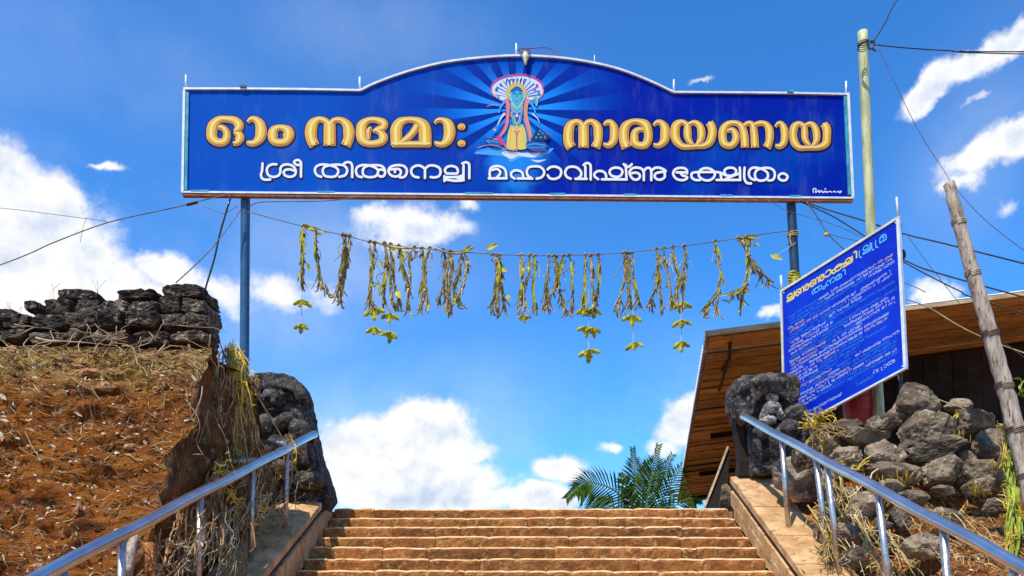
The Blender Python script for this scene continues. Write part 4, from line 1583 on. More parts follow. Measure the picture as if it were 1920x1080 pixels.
# mist
poly([(100, 735), (160, 705), (260, 700), (330, 722), (420, 725), (520, 722), (600, 700), (560, 740), (480, 765), (400, 762), (330, 790), (300, 760), (200, 745)], 6)
poly([(270, 730), (340, 722), (440, 735), (520, 730), (470, 760), (380, 750), (330, 770)], 0)
line([(460, 775), (500, 785), (550, 775)], [4, 14, 4], 0)
# hood
poly([(205, 340), (212, 300), (270, 258), (370, 238), (460, 250), (520, 290), (536, 340), (500, 385), (430, 402), (300, 402), (240, 385)], 0)
for i in range(15):
    a = math.radians(-80 + i * 160 / 14)
    line([(368 + 70 * math.sin(a), 385 - 60 * math.cos(a)), (368 + 150 * math.sin(a), 385 - 128 * math.cos(a))], [4, 8], [10, 6, 9][i % 3])
for x in range(300, 430, 22):
    line([(x, 300), (x + 3, 272), (x + 10, 268)], 6, 4)
line([(207, 345), (212, 300), (270, 258), (370, 238), (460, 250), (522, 290), (536, 345)], 9, 1)
line([(240, 385), (215, 360), (207, 335)], 7, 5)
line([(500, 392), (530, 365), (536, 335)], 7, 5)
for (x, y, mi) in [(228, 370, 7), (250, 380, 2), (480, 385, 7), (505, 345, 10), (240, 330, 9), (480, 330, 10), (265, 300, 10), (495, 305, 1)]:
    ell(x, y, 9, 7, mi)
# halo, crown, face
line([(312, 385), (310, 345), (335, 312), (368, 300), (400, 312), (420, 345), (418, 385)], 16, 7)
line([(318, 385), (318, 350), (340, 322), (368, 312), (395, 322), (412, 350), (410, 385)], 7, 3)
poly([(330, 350), (345, 322), (368, 312), (392, 322), (406, 350), (402, 385), (385, 405), (350, 405), (333, 385)], 2)
poly([(330, 345), (348, 322), (368, 314), (390, 322), (406, 345), (390, 350), (368, 340), (348, 352)], 9)
line([(342, 362), (355, 357), (362, 363)], 5, 4)
line([(376, 363), (386, 357), (398, 362)], 5, 4)
line([(368, 366), (366, 380), (372, 382)], 4, 9)
line([(358, 392), (368, 396), (380, 391)], 4, 5)
line([(322, 365), (318, 385), (325, 400)], 7, 8)
line([(412, 365), (418, 385), (410, 400)], 7, 8)
# back arms
line([(300, 400), (268, 440), (255, 480)], [16, 12, 8], 6)
line([(440, 400), (470, 440), (485, 480)], [16, 12, 8], 6)
line([(180, 440), (215, 432), (250, 434)], 4, 5)
ell(492, 405, 10, 34, 8)
ell(488, 405, 5, 24, 2)
line([(288, 488), (265, 520), (245, 560)], [14, 10, 5], 0)
line([(470, 490), (500, 520), (510, 545)], [10, 6, 3], 0)
# body
poly([(330, 402), (368, 412), (404, 402), (406, 460), (398, 520), (386, 556), (346, 556), (338, 520), (330, 460)], 2)
poly([(345, 480), (368, 488), (390, 480), (388, 530), (368, 550), (350, 530)], 9)
line([(335, 415), (352, 440), (368, 452), (386, 440), (402, 415)], 6, 3)
line([(330, 425), (345, 470), (368, 484), (392, 470), (406, 425)], 5, 5)
line([(332, 480), (330, 500), (344, 520)], 5, 7)
ell(368, 500, 9, 10, 0)
line([(352, 500), (356, 530), (368, 552)], 5, 3)
line([(386, 500), (382, 530), (370, 552)], 5, 3)
# garlands and robe
line([(300, 402), (312, 430), (312, 490), (305, 550), (285, 600), (255, 640)], [20, 22, 18, 20, 18, 8], 5)
line([(292, 402), (300, 440), (300, 500), (292, 560), (262, 620)], 6, 1)
line([(440, 402), (424, 430), (420, 490), (430, 550), (445, 610), (452, 660)], [20, 22, 18, 20, 18, 10], 5)
line([(448, 402), (434, 440), (432, 500), (446, 560), (462, 640)], 6, 7)
poly([(335, 560), (368, 572), (402, 556), (422, 600), (430, 660), (430, 705), (395, 716), (368, 712), (340, 716), (305, 702), (308, 640), (318, 590)], 3)
poly([(368, 575), (374, 640), (372, 710), (364, 710), (362, 640)], 7)
line([(335, 575), (325, 640), (318, 700)], 4, 7)
line([(402, 575), (412, 640), (414, 700)], 4, 7)
poly([(346, 590), (368, 600), (388, 590), (378, 612), (368, 632), (356, 612)], 5)
line([(368, 610), (366, 660), (368, 705)], 5, 1)
line([(330, 562), (368, 576), (404, 560)], 8, 8)
ell(366, 572, 12, 9, 3)
# serpent coils
poly([(180, 660), (205, 645), (250, 655), (275, 680), (250, 700), (200, 690)], 9)
line([(180, 662), (210, 645), (250, 655), (285, 680), (310, 712), (370, 722)], [6, 8, 8, 7, 6, 5], 5)
line([(185, 672), (215, 662), (250, 672)], 5, 2)
poly([(240, 630), (270, 640), (290, 670), (280, 690), (250, 660)], 1)
line([(150, 640), (190, 650), (230, 640)], [3, 8, 4], 4)
line([(120, 705), (170, 690), (230, 690), (300, 715)], 4, 5)
poly([(425, 680), (440, 668), (500, 668), (545, 675), (560, 695), (540, 715), (480, 718), (435, 708)], 9)
line([(432, 690), (480, 680), (545, 690)], 6, 2)
line([(430, 672), (480, 662), (540, 668), (562, 690), (545, 716), (490, 722), (440, 714)], 5, 4)
line([(435, 703), (480, 706), (540, 702)], 4, 6)
poly([(470, 655), (480, 610), (500, 595), (520, 585), (540, 610), (575, 625), (560, 655), (520, 662)], 4)
for (x, y) in [(490, 640), (505, 620), (520, 640), (530, 615), (545, 640), (515, 600)]:
    ell(x, y, 6, 6, 2)
line([(540, 630), (560, 620), (578, 628)], 4, 1)
line([(455, 720), (500, 726), (550, 718)], 4, 1)
ell(228, 592, 8, 8, 7)
fb_.build('printed_figure', FIGM, sign)

# tied tassel and cord on top of the arch
t_ = MB()
t_.ellip(on_sign(985, 112, 0.06), (0.045, 0.04, 0.085))
t_.ellip(on_sign(985, 122, 0.07), (0.025, 0.03, 0.05))
tt = t_.build('cloth_bundle', M_leafw)
recentre(tt, on_sign(985, 104, 0.06))
tag(tt, 'small white cloth bundle tied to the top of the arched sign', 'bundle')
m2 = MB()
m2.tube([on_sign(x, y, .055) for x, y in [(978, 104), (972, 98), (980, 95), (990, 98), (995, 103), (985, 106), (976, 102)]], .011, 5)
m2.build('knot', M_brown, tt)
m2 = MB()
m2.tube([Vector(v) for v in crom([on_sign(x, y, o) for x, y, o in [(982, 96, .05), (1000, 93, .03), (1028, 90, 0), (1040, 99, 0), (1048, 108, .03)]], 4)], .0065, 5)
tag(recentre(m2.build('cord', M_brown), on_sign(1000, 95, .03)), 'thin reddish cord looping over the top of the arched sign', 'cord')

# ------------------------------------------------------------------ notice board on the right
nA, nB, nD = px(1466, 546, 10.95), px(1684, 409, 9.6), px(1473, 812, 10.95)
nn = (nB - nA).cross(nD - nA).normalized()
if nn.y > 0:
    nn = -nn


def on_notice(x, y, off=0.0):
    r = ray(x, y)
    t = (nA - CAMLOC).dot(nn) / r.dot(nn)
    return CAMLOC + r * t + nn * off


# homography of the board's four photo corners, so the print runs with the board
CN = [(1466, 546), (1684, 409), (1698, 691), (1473, 812)]


def nuv(u, v, off=0.0):
    w3 = [on_notice(*c) for c in CN]
    a = w3[0] * (1 - u) + w3[1] * u
    b = w3[3] * (1 - u) + w3[2] * u
    return a * (1 - v) + b * v + nn * off


W3 = [on_notice(*c) for c in CN]


def nplace(u, v, off=0.0):
    a = W3[0] * (1 - u) + W3[1] * u
    b = W3[3] * (1 - u) + W3[2] * u
    return a * (1 - v) + b * v + nn * off


notice = empty('notice_board', Vector((W3[1].x, W3[1].y, hr(W3[1].x, W3[1].y))), 'tilted blue notice board densely written in rows beside the right sculpture', 'notice board')
M_nb = mat('notice_blue', (0.0, 0.012, 0.42), (0.0, 0.03, 0.52), 2, 0.35, spec=0.4)
mb = MB()
fr = [nplace(0, 0), nplace(1, 0), nplace(1, 1), nplace(0, 1)]
mb.add(fr, [(0, 1, 2, 3)])
bk = [p - nn * 0.02 for p in fr]
mb.add(fr + bk, [(7, 6, 5, 4), (0, 4, 5, 1), (1, 5, 6, 2), (2, 6, 7, 3), (3, 7, 4, 0)], 1)
mb.build('panel', [M_nb, M_postd], notice)


def nbar(u0, v0, u1, v1, wu, wv_, m, name='frame_rail', o0=-.03, o1=.018):
    m2 = MB()
    m2.hexa(nplace(u0, v0, o0), nplace(u1, v1, o0), nplace(u1 + wu, v1 + wv_, o0), nplace(u0 + wu, v0 + wv_, o0), nn * (o1 - o0))
    m2.build(name, m, notice)


M_ntrim = mat('cream_trim', (0.52, 0.52, 0.40), (0.70, 0.70, 0.56), 9, 0.4)
nbar(-.012, -.009, 1.012, -.009, 0, .017, M_ntrim)
nbar(-.010, .992, 1.010, .992, 0, .013, M_alu)
nbar(-.014, .009, -.014, .99, .019, 0, M_ntrim, o1=.017)
nbar(.989, .009, .989, .99, .022, 0, M_alu, o1=.019)
for (xa, ya, xb, yb, d, r) in [(1681, 370, 1684, 410, 9.62, .013), (1464, 517, 1466, 548, 10.95, .016)]:
    m2 = MB()
    m2.tube([px(xa, ya, d + .02), px(xb, yb, d + .02)], r, 8)
    m2.build('rod', M_ntrim, notice, smooth=True)
for (xa, ya, xb, yb, d) in [(1688, 420, 1690, 860, 9.7), (1470, 560, 1474, 930, 11.03)]:
    m2 = MB()
    m2.tube([px(xa, ya, d), px(xb, yb, d)], .02, 8)
    m2.build('stand', M_postd, notice, smooth=True)
# glyph bank: the letter shapes of the main sign, normalised
GLY = []
for (o0, strokes) in WHITE[2:]:
    xs = [p[0] for st in strokes for p in split_closed(st)[0]]
    x0, x1 = min(xs), max(xs)
    GLY.append((x1 - x0, [([((a - x0), (b - 285) / 260) for a, b in split_closed(st)[0]], st[-1] == 'C') for st in strokes]))
NW = (W3[1] - W3[0]).length
NHt = (W3[3] - W3[0]).length


def text_line(mb, u0, u1, v0, h, q_, mi=0, wfac=1.0, sw=0.16, words=True, k=2, off=0.002):
    u = u0
    cnt = 0
    while u < u1:
        wd, sts = q_.choice(GLY)
        gw = wd / 260 * h * NHt / NW * wfac
        if u + gw > u1:
            break
        for st, cl in sts:
            pts = [(u + a / 260 * h * NHt / NW * wfac, v0 + b * h, 0) for a, b in st]

            def plc(x, y, o, _=0):
                return nplace(x, y, o)
            # work in metres so the stroke has an even width
            P = [(a * NW, b * NHt, sw * h * NHt) for a, b, _ in pts]
            ribbon(mb, P, lambda x, y, o: nplace(x / NW, y / NHt, o), off, mi, closed=cl, k=k, cap=False, minw=.0005, rise=.0003)
        u += gw + h * 0.18 * NHt / NW
        cnt += 1
        if words and q_.random() < 0.2:
            u += h * 0.7 * NHt / NW


q = random.Random(21)
M_n_gold = flat('notice_gold', (0.75, 0.58, 0.10))
M_n_white = flat('notice_white', (0.42, 0.52, 0.74))
M_n_blue = flat('notice_light_blue', (0.03, 0.20, 0.66))
M_n_tan = flat('notice_tan', (0.55, 0.42, 0.28))
mb = MB()
text_line(mb, 0.05, 0.68, 0.050, 0.044, q, 0, .95, 0.22, False, 3)
mb.build('heading', [M_n_gold], notice)
mb = MB()
text_line(mb, 0.69, 0.97, 0.042, 0.048, q, 0, .75, 0.15, False, 3)
text_line(mb, 0.28, 0.66, 0.125, 0.035, q, 0, .9, 0.2)
mb.build('subheading', [flat('notice_cyan', (0.12, 0.45, 0.78))], notice)['kind'] = 'stuff'
v = 0.205
i = 0
while v < 0.885:
    u0 = 0.07 if i % 3 else 0.05
    u1 = q.choice([0.96, 0.95, 0.9, 0.7, 0.97])
    if i in (3, 8):
        u1 = .45
    mb = MB()
    cuts = sorted([u0, u0 + (u1 - u0) * q.uniform(.2, .45), u0 + (u1 - u0) * q.uniform(.5, .8), u1])
    for a, b in zip(cuts, cuts[1:]):
        text_line(mb, a, b, v, 0.0150, q, q.choice([0, 0, 1, 2, 1]), 1.0, 0.15)
    mb.build('text_line', [M_n_white, M_n_blue, M_n_tan], notice)['kind'] = 'stuff'
    v += 0.0262
    i += 1
mb = MB()
text_line(mb, 0.20, 0.52, 0.93, 0.016, q, 0)
text_line(mb, 0.62, 0.78, 0.925, 0.018, q, 1)
text_line(mb, 0.76, 0.95, 0.90, 0.022, q, 0)
mb.build('text_line', [M_n_white, M_n_blue], notice)['kind'] = 'stuff'
for (u_, v_) in [(.02, .02), (.98, .02), (.98, .975), (.14, .955)]:
    m2 = MB()
    m2.tube([nplace(u_, v_, 0.0), nplace(u_, v_, .008)], .009, 8)
    m2.build('screw', M_w, notice)

# ------------------------------------------------------------------ poles
def pole(name, pts, rad, m, label, cat, nodes=0, d=None, wob=0.006):
    P = pxline(pts, d, 10)
    n = len(P)
    r0, r1 = rad
    root = empty(name, P[-1].copy(), label, cat)
    R = []
    for i, p in enumerate(P):
        t = i / (n - 1)
        r = r0 + (r1 - r0) * t
        R.append(r * (1 + 0.05 * noise.noise(Vector((i * 1.3, 0, 0)))))
        p += Vector((noise.noise(Vector((i * .7, 1, 0))), 0, 0)) * wob
    m2 = MB()
    m2.tube(P, R, 14)
    m2.build('shaft', m, root, smooth=True)
    return root, P, R


tall, P, R = pole('tall_pole', [(1617, 60), (1625, 250), (1633, 430), (1649, 780), (1652, 850)], (0.066, 0.066), M_pole, 'tall pale green utility pole behind the blue notice board', 'pole', d=10.6)
m2 = MB()
for k_ in range(4):
    zc = px(1619, 80 + k_ * 3, 10.35)
    pts = [zc + Vector((math.cos(a) * .072, math.sin(a) * .072, math.sin(a + k_) * .01)) for a in [i * math.pi / 6 for i in range(13)]]
    m2.tube(pts, .007, 4, cap=False)
pts = pxline([(1628, 84), (1634, 76), (1638, 84), (1633, 92), (1628, 88)], 10.27, 4)
m2.tube(pts, .012, 5)
pts = pxline([(1630, 80), (1640, 80), (1636, 90), (1642, 96)], 10.27, 4)
m2.tube(pts, .012, 5)
m2.build('wire_lashing', M_wire, tall)
bam, P, R = pole('timber_pole', [(1779, 344, 7.9), (1815, 480, 7.85), (1855, 620, 7.8), (1893, 760, 7.75), (1925, 890, 7.7), (1945, 980, 7.66)], (0.056, 0.092), M_bamboo, 'leaning grey timber pole with rope wraps at the right edge', 'pole', wob=0.02)
for t in (0.10, 0.24, 0.40, 0.55, 0.66, 0.80):
    i = int(t * (len(P) - 1))
    m2 = MB()
    dirn = (P[i + 1] - P[i]).normalized()
    s1 = dirn.orthogonal().normalized()
    s2 = dirn.cross(s1)
    for w_ in range(3):
        pts = [P[i] + dirn * (w_ * .018 + .004 * a) + (s1 * math.cos(a) + s2 * math.sin(a)) * (R[i] * 1.04 + .004) for a in [j * math.pi / 6 for j in range(13)]]
        m2.tube(pts, .008, 4, cap=False)
    m2.tube([pts[3], pts[3] + Vector((.06, -.03, .02)), pts[3] + Vector((.09, -.02, .04))], .006, 4)
    m2.build('rope_wrap', M_wireb if t > .3 else M_bamboo, bam)
# red drum and short steel pipe behind the stones
m2 = MB()
c = px(1612, 792, 10.85)
m2.tube([c, c + Vector((0, 0, .14)), c + Vector((0, 0, .15)), c + Vector((0, 0, .30)), c + Vector((0, 0, .31)), c + Vector((0, 0, .50))], [.205, .205, .213, .213, .205, .205], 24)
tag(recentre(m2.build('drum', M_red, smooth=False), c), 'red painted drum under the blue notice board', 'drum')
m2 = MB()
m2.tube([px(1682, 700, 9.72), px(1688, 715, 9.72), px(1694, 728, 9.7), px(1704, 738, 9.6)], .011, 6)
tag(recentre(m2.build('pipe', M_ntrim, smooth=True), px(1704, 736, 8.8)), 'thin bent pipe hanging below the notice board corner', 'pipe')
m2 = MB()
m2.ellip(px(1692, 478, 9.8), (.04, .05, .07))
m2.tube([px(1691, 470, 9.8), px(1689, 512, 9.8)], .026, 8)
tag(recentre(m2.build('lamp_holder', M_wire), px(1690, 480, 8.2)), 'small black lamp holder behind the notice board edge', 'lamp')

# ------------------------------------------------------------------ shed on the right
SA = px(1331, 631, 12.5)                 # near eave corner
eave = Vector((3.55, 19.4, 0.0))
gab = Vector((5.9, 0.0, 0.80))
SB = px(1920, 556, 12.5)
gab = (SB - SA) * 1.5
gab.y = 0
shed = empty('timber_shed', Vector((SA.x + 3, SA.y + 6, TZ)), 'open timber shed with planked roof behind the notice board', 'shed')


def roofp(s, t, o=0.0):
    n = eave.cross(gab).normalized()
    if n.z < 0:
        n = -n
    return SA + eave * s + gab * t + n * o


q = random.Random(8)
NP = 46
for i in range(NP):
    s0, s1 = i / NP, (i + 1) / NP
    joints = [0, q.uniform(.12, .3), q.uniform(.4, .6), 1.0]
    for a, b in zip(joints, joints[1:]):
        if i in (3, 4) and a == joints[1]:
            pass
        m2 = MB()
        o = q.uniform(-.03, .03)
        gp = 0.0014 if q.random() > .15 else .0035
        m2.hexa(roofp(s0 + gp, a + .0006, o), roofp(s1 - gp, a + .0006, o + q.uniform(-.01, .01)), roofp(s1 - gp, b - .0006, o), roofp(s0 + gp, b - .0006, o), roofp(0, 0, .025) - roofp(0, 0, 0))
        dark = a > 0.5
        m2.build('plank', M_plank, shed)
# corrugated sheet above, its edge showing along the eave
vs, fs = [], []
NC = 560
for i in range(NC + 1):
    s = i / NC
    o = .06 + .026 * math.sin(i * math.pi / 2.5)
    for t in (-0.010, 0.4, 1.02):
        vs.append(roofp(s * 1.01 - .005, t, o))
    for t in (-0.010,):
        vs.append(roofp(s * 1.01 - .005, t, o - .075))  # lip added and coloured white, for light shining through the sheet edge
fs = []
for i in range(NC):
    a = i * 4
    fs += [(a, a + 4, a + 5, a + 1), (a + 1, a + 5, a + 6, a + 2), (a, a + 3, a + 7, a + 4)]
obj('roof_sheet', vs, fs, M_sheet, shed, smooth=True)
m2 = MB()
m2.hexa(roofp(-.0035, -.005, -.02), roofp(-.0035, 1.0, -.02), roofp(-.0035, 1.0, .045), roofp(-.0035, -.005, .045), Vector((0, -.04, 0)))
m2.build('fascia', M_fascia, shed)
for s in (.36, .64, .9):       # rafters under the planks
    m2 = MB()
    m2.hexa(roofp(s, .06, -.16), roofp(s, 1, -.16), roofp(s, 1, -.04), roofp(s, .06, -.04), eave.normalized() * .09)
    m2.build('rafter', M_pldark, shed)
for t in ():       # purlins
    m2 = MB()
    m2.hexa(roofp(0.01, t, -.17), roofp(.98, t, -.17), roofp(.98, t + .012, -.17), roofp(.01, t + .012, -.17), Vector((0, 0, .10)))
    m2.build('purlin', M_pldark, shed)
# strut dangling under the near corner
m2 = MB()
m2.tube([roofp(.015, .045, -.03), roofp(.05, .05, -.10), roofp(.09, .045, -.04)], .03, 5)
m2.tube([roofp(.045, .048, -.12), roofp(.16, .05, -.05)], .022, 5)
m2.build('strut', M_pldark, shed)


def wallq(p0, p1, name='wall', m=M_pldark):
    """upright planked wall from ground to roof between two roof positions"""
    n_ = max(1, int((roofp(*p1) - roofp(*p0)).length / .28))
    for i in range(n_):
        a = roofp(p0[0] + (p1[0] - p0[0]) * i / n_, p0[1] + (p1[1] - p0[1]) * i / n_, -.06)
        b = roofp(p0[0] + (p1[0] - p0[0]) * (i + .97) / n_, p0[1] + (p1[1] - p0[1]) * (i + .97) / n_, -.06)
        o = q.uniform(-.015, .015)
        nrm = (b - a).cross(Vector((0, 0, 1))).normalized()
        m2 = MB()
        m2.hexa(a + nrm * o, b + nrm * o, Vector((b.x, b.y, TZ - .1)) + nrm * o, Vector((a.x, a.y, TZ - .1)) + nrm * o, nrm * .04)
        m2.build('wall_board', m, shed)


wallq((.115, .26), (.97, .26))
wallq((.13, .265), (.13, 1.0))  # dark cross wall added where the roof underside lies in shade
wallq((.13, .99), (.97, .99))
for (s, t) in ((.115, .245), (.115, .5), (.115, .98)):
    a = roofp(s, t, -.05)
    m2 = MB()
    m2.box(((a.x), a.y, (a.z + TZ) / 2), (.14, .14, a.z - TZ))
    m2.build('pillar', M_pldark, shed)

# ------------------------------------------------------------------ palm tree
PC = px(1212, 1010, 24)
palm = empty('palm_tree', Vector((PC.x, PC.y, TZ)), 'coconut palm with feathery fronds rising beyond the top step', 'palm tree')
m2 = MB()
m2.tube([Vector((PC.x, PC.y, TZ - .1)), PC + Vector((0, 0, -.05)), PC + Vector((0, 0, .15))], [.26, .2, .12], 12)
m2.build('trunk', M_trunk, palm)
q = random.Random(4)


def frond(pts, leaf, dens_=34, d=24, droop=.5, spread=1.0, both=True, w=.07):
    dens_ = int(dens_ * .85)
    P = [Vector(v_) for v_ in crom([px(a, b, d + c) for a, b, c in pts], 10)]
    n_ = len(P)
    m3 = MB()
    m3.tube(P, [0.035 * (1 - .85 * i / n_) for i in range(n_)], 5)
    fr_ = m3.build('frond', M_palmr, palm)
    m4 = MB()
    for i in range(dens_):
        t = 0.12 + .88 * i / dens_
        idx = min(n_ - 2, int(t * (n_ - 1)))
        p = P[idx]
        T_ = (P[idx + 1] - P[idx]).normalized()
        side = T_.cross(Vector((0, -1, 0.15))).normalized()
        L = leaf * (math.sin(min(1, t * 1.15) * math.pi * .86 + .35)) * q.uniform(.85, 1.1)
        L = max(L, leaf * .22)
        for sg in ((1, -1) if both else (1,)):
            dirn = (T_ * .75 + side * sg * spread + Vector((0, q.uniform(-.5, .2), 0))).normalized()
            a = p
            b = p + dirn * L * .5 + Vector((0, 0, -droop * L * .08))
            c_ = p + dirn * L + Vector((0, 0, -droop * L * .35))
            wv3 = T_ * w
            fold = Vector((0, -.02, 0))
            m4.add([a - wv3 * .3, a + wv3 * .3, b - wv3 * .5, b + wv3 * .5, c_, b + fold], [(0, 5, 2), (0, 1, 5), (1, 3, 5), (2, 5, 4), (5, 3, 4)])
    lo = m4.build('leaflets', M_palm, fr_)
    lo['kind'] = 'stuff'


frond([(1205, 1000, 0), (1165, 930, -.3), (1115, 905, -.5), (1085, 912, -.6), (1060, 936, -.6)], .95, 46, droop=.9)
frond([(1205, 1005, 0), (1160, 955, .3), (1120, 948, .5), (1080, 975, .6)], .8, 30, droop=1.0)
frond([(1208, 1000, 0), (1196, 930, .2), (1190, 880, .3), (1186, 838, .4)], .75, 34, spread=.7, droop=.3)
frond([(1210, 1000, 0), (1215, 930, -.2), (1224, 880, -.3), (1236, 832, -.4)], .8, 36, spread=.7, droop=.3)
frond([(1212, 1000, 0), (1222, 950, .4), (1240, 890, .6), (1262, 850, .8)], .85, 34, spread=.8, droop=.4)
frond([(1213, 1000, 0), (1240, 940, 0), (1268, 892, .2), (1292, 852, .4)], .8, 34, spread=.8, droop=.6)
frond([(1208, 1000, 0), (1185, 940, .2), (1172, 905, .4), (1163, 885, .5)], .6, 26, spread=.7)
frond([(1213, 1003, 0), (1250, 960, -.3), (1290, 935, -.5), (1320, 940, -.6)], .7, 28, droop=.9)
frond([(1210, 1000, 0), (1205, 940, .8), (1210, 890, 1.2), (1212, 860, 1.4)], .7, 30, spread=.9)
frond([(1207, 1003, 0), (1190, 960, -.6), (1178, 930, -.9), (1170, 915, -1)], .55, 24, spread=.9)

# ------------------------------------------------------------------ wires and cables


def wire(pts, d, r, m, name, label, cat='wire'):
    P = pxline(pts, d, 7)
    m2 = MB()
    m2.tube(P, r, 5)
    o = m2.build(name, m, smooth=True)
    recentre(o, P[0])
    return tag(o, label, cat)


w = wire([(-900, 760), (-400, 640), (0, 497), (100, 455), (200, 418), (300, 395), (345, 385), (395, 372), (428, 366)], 11.12, .008, M_wireb, 'cable', 'thin cable sagging from the left edge to the sign corner', 'cable')
m2 = MB()
m2.tube(pxline([(350, 384), (358, 382), (370, 379)], 11.12, 3), .022, 6)
m2.build('joint_sleeve', M_wire, w)
wire([(-900, 330), (-400, 350), (0, 390), (100, 402), (200, 415)], 11.12, .004, M_wireb, 'thread', 'faint thread hanging above the left cable', 'thread')
wire([(434, 366), (425, 395), (412, 440), (402, 485), (388, 532), (384, 548)], 11.05, .014, M_wire, 'cable', 'thick dark cable curving from the sign down to the black stone wall', 'cable')
wire([(330, 530, 8.6), (365, 498, 9.2), (400, 462, 9.8), (440, 410, 10.8), (452, 392, 11.1)], 9, .007, M_wireb, 'cable', 'straight thin cord from the black wall up to the left sign post', 'cable')
wire([(466, 388), (490, 379), (560, 378), (620, 376), (668, 370)], 11.2, .007, M_wireb, 'cord', 'thin cord tied under the left part of the sign', 'cord')
wire([(446, 385), (420, 400), (395, 392), (380, 386)], 11.12, .004, M_wireb, 'thread', 'short thread hanging left of the left sign post', 'thread')
wire([(150, 455), (155, 430), (162, 408)], 11.12, .003, M_wireb, 'thread', 'tiny thread dangling from the left cable', 'thread')
wire([(1500, 376, 11.35), (1560, 396, 11.2), (1620, 414, 11.0), (1700, 440, 10.7), (1800, 464, 9.7), (2300, 590, 8.2)], 10, .010, M_wire, 'cable', 'upper dark cable running right behind both poles', 'cable')
wire([(1505, 380, 11.35), (1560, 405, 11.2), (1625, 445, 11.0), (1700, 490, 10.7), (1800, 524, 9.7), (2300, 660, 8.2)], 10, .010, M_wire, 'cable', 'middle dark cable running right behind the notice board', 'cable')
wire([(1692, 490, 9.9), (1740, 516, 9.7), (1800, 546, 9.5), (1850, 566, 9.4), (2300, 700, 8.2)], 10, .008, M_wire, 'cable', 'lower dark cable below the middle one right of the notice board', 'cable')
wire([(1440, 376), (1480, 396), (1560, 420), (1625, 448)], 11.22, .004, M_wireb, 'cord', 'thin cord sloping right beneath the right end of the sign', 'cord')
wire([(1512, 378), (1535, 410), (1552, 438), (1585, 470), (1600, 480)], 11.2, .008, M_wireb, 'cord', 'knotted brown cord hanging right of the right sign post', 'cord')
wire([(1552, 438), (1580, 446), (1625, 455)], 11.2, .005, M_wireb, 'cord', 'short cord branching from the knotted brown cord', 'cord')
m2 = MB()
m2.ellip(px(1549, 440, 11.18), (.035, .03, .03))
kn = m2.build('knot', M_yellow)
tag(recentre(kn, px(1549, 440, 11.18)), 'small yellowish knot on the brown cord right of the sign post', 'knot')
wire([(1638, 78), (1660, 42), (1690, -12), (1860, -260)], 10.3, .009, M_wire, 'cable', 'dark cable rising steeply from the tall pole top', 'cable')
wire([(1640, 84), (1700, 90), (1780, 95), (1860, 97), (2500, 96)], 10.3, .008, M_wire, 'cable', 'upper dark cable running right from the tall pole top', 'cable')
wire([(1800, 95), (1860, 100), (2500, 112)], 10.3, .007, M_wire, 'cable', 'second cable just under the upper one at the right edge', 'cable')
wire([(1645, 86), (1680, 160), (1725, 250), (1770, 320), (1790, 350), (1850, 415), (1960, 500)], 9.7, .004, M_wireb, 'cord', 'thin guy cord falling from the tall pole past the timber pole', 'cord')
wire([(1695, 560), (1740, 576), (1800, 612), (1860, 640), (1960, 676)], 8.6, .007, M_straw2, 'cord', 'pale cord crossing the dark shed right of the notice board', 'cord')
wire([(1746, 743, 9.1), (1775, 755, 9), (1820, 772, 8.95), (1850, 795, 8.9)], 9, .006, M_straw2, 'cord', 'pale cord lying over the rubble wall stones', 'cord')
wire([(1695, 530), (1720, 540), (1735, 548)], 9.2, .005, M_wireb, 'cord', 'short cord end poking out behind the notice board', 'cord')
wire([(1700, 440, 8.2), (1760, 520, 8.3), (1830, 600, 8.5), (1960, 700, 8.6)], 8.5, .003, M_wireb, 'thread', 'very thin thread falling behind the timber pole', 'thread')

# ------------------------------------------------------------------ garland string and dried garlands
GD = 11.15
STR = [(464, 397), (570, 425), (645, 441), (700, 455), (790, 466), (870, 473), (980, 479), (1090, 478), (1180, 473), (1260, 464), (1350, 452), (1425, 440), (1492, 431)]
wire(STR, GD, .006, M_wireb, 'garland_string', 'long sagging string tied between the two sign posts', 'string')


def str_y(x):
    for (a, ya), (b, yb) in zip(STR, STR[1:]):
        if a <= x <= b:
            return ya + (yb - ya) * (x - a) / (b - a)
    return 440


q = random.Random(31)


def tassel(mb_l, x, y, size=1.0, tilt=0.0, d=GD):
    """a folded leaf star: two leaves spread down sideways and one hanging; returned as separate leaf meshes"""
    out = []
    s = d / FPX
    c = px(x, y, d)
    for ang, L, Wd in ((-56 + tilt, 20, 8.5), (56 + tilt, 20, 8.5), (tilt * .5, 21, 9), (-25 + tilt, 13, 7), (28 + tilt, 13, 6)):
        a = math.radians(ang + q.uniform(-8, 8))
        L = L * size * q.uniform(.95, 1.2)
        dirn = Vector((math.sin(a), q.uniform(-.5, .5), -math.cos(a))).normalized()
        m2 = MB()
        ax = dirn * L * s
        b_ = dirn.cross(Vector((0, 1, 0))).normalized() * Wd * s / 2 * size
        nrm = Vector((0, -1, 0)) * s * 2
        m2.add([c - b_ * .25, c + b_ * .25, c + ax * .4 - b_, c + ax * .4 + b_, c + ax * .8 - b_ * .9, c + ax * .8 + b_ * .9, c + ax, c + ax * .4 + nrm * 1.6, c + ax * .8 + nrm * 1.4, c + nrm],
               [(0, 9, 7, 2), (9, 1, 3, 7), (2, 7, 8, 4), (7, 3, 5, 8), (4, 8, 6), (8, 5, 6)])
        out.append(m2)
    return out


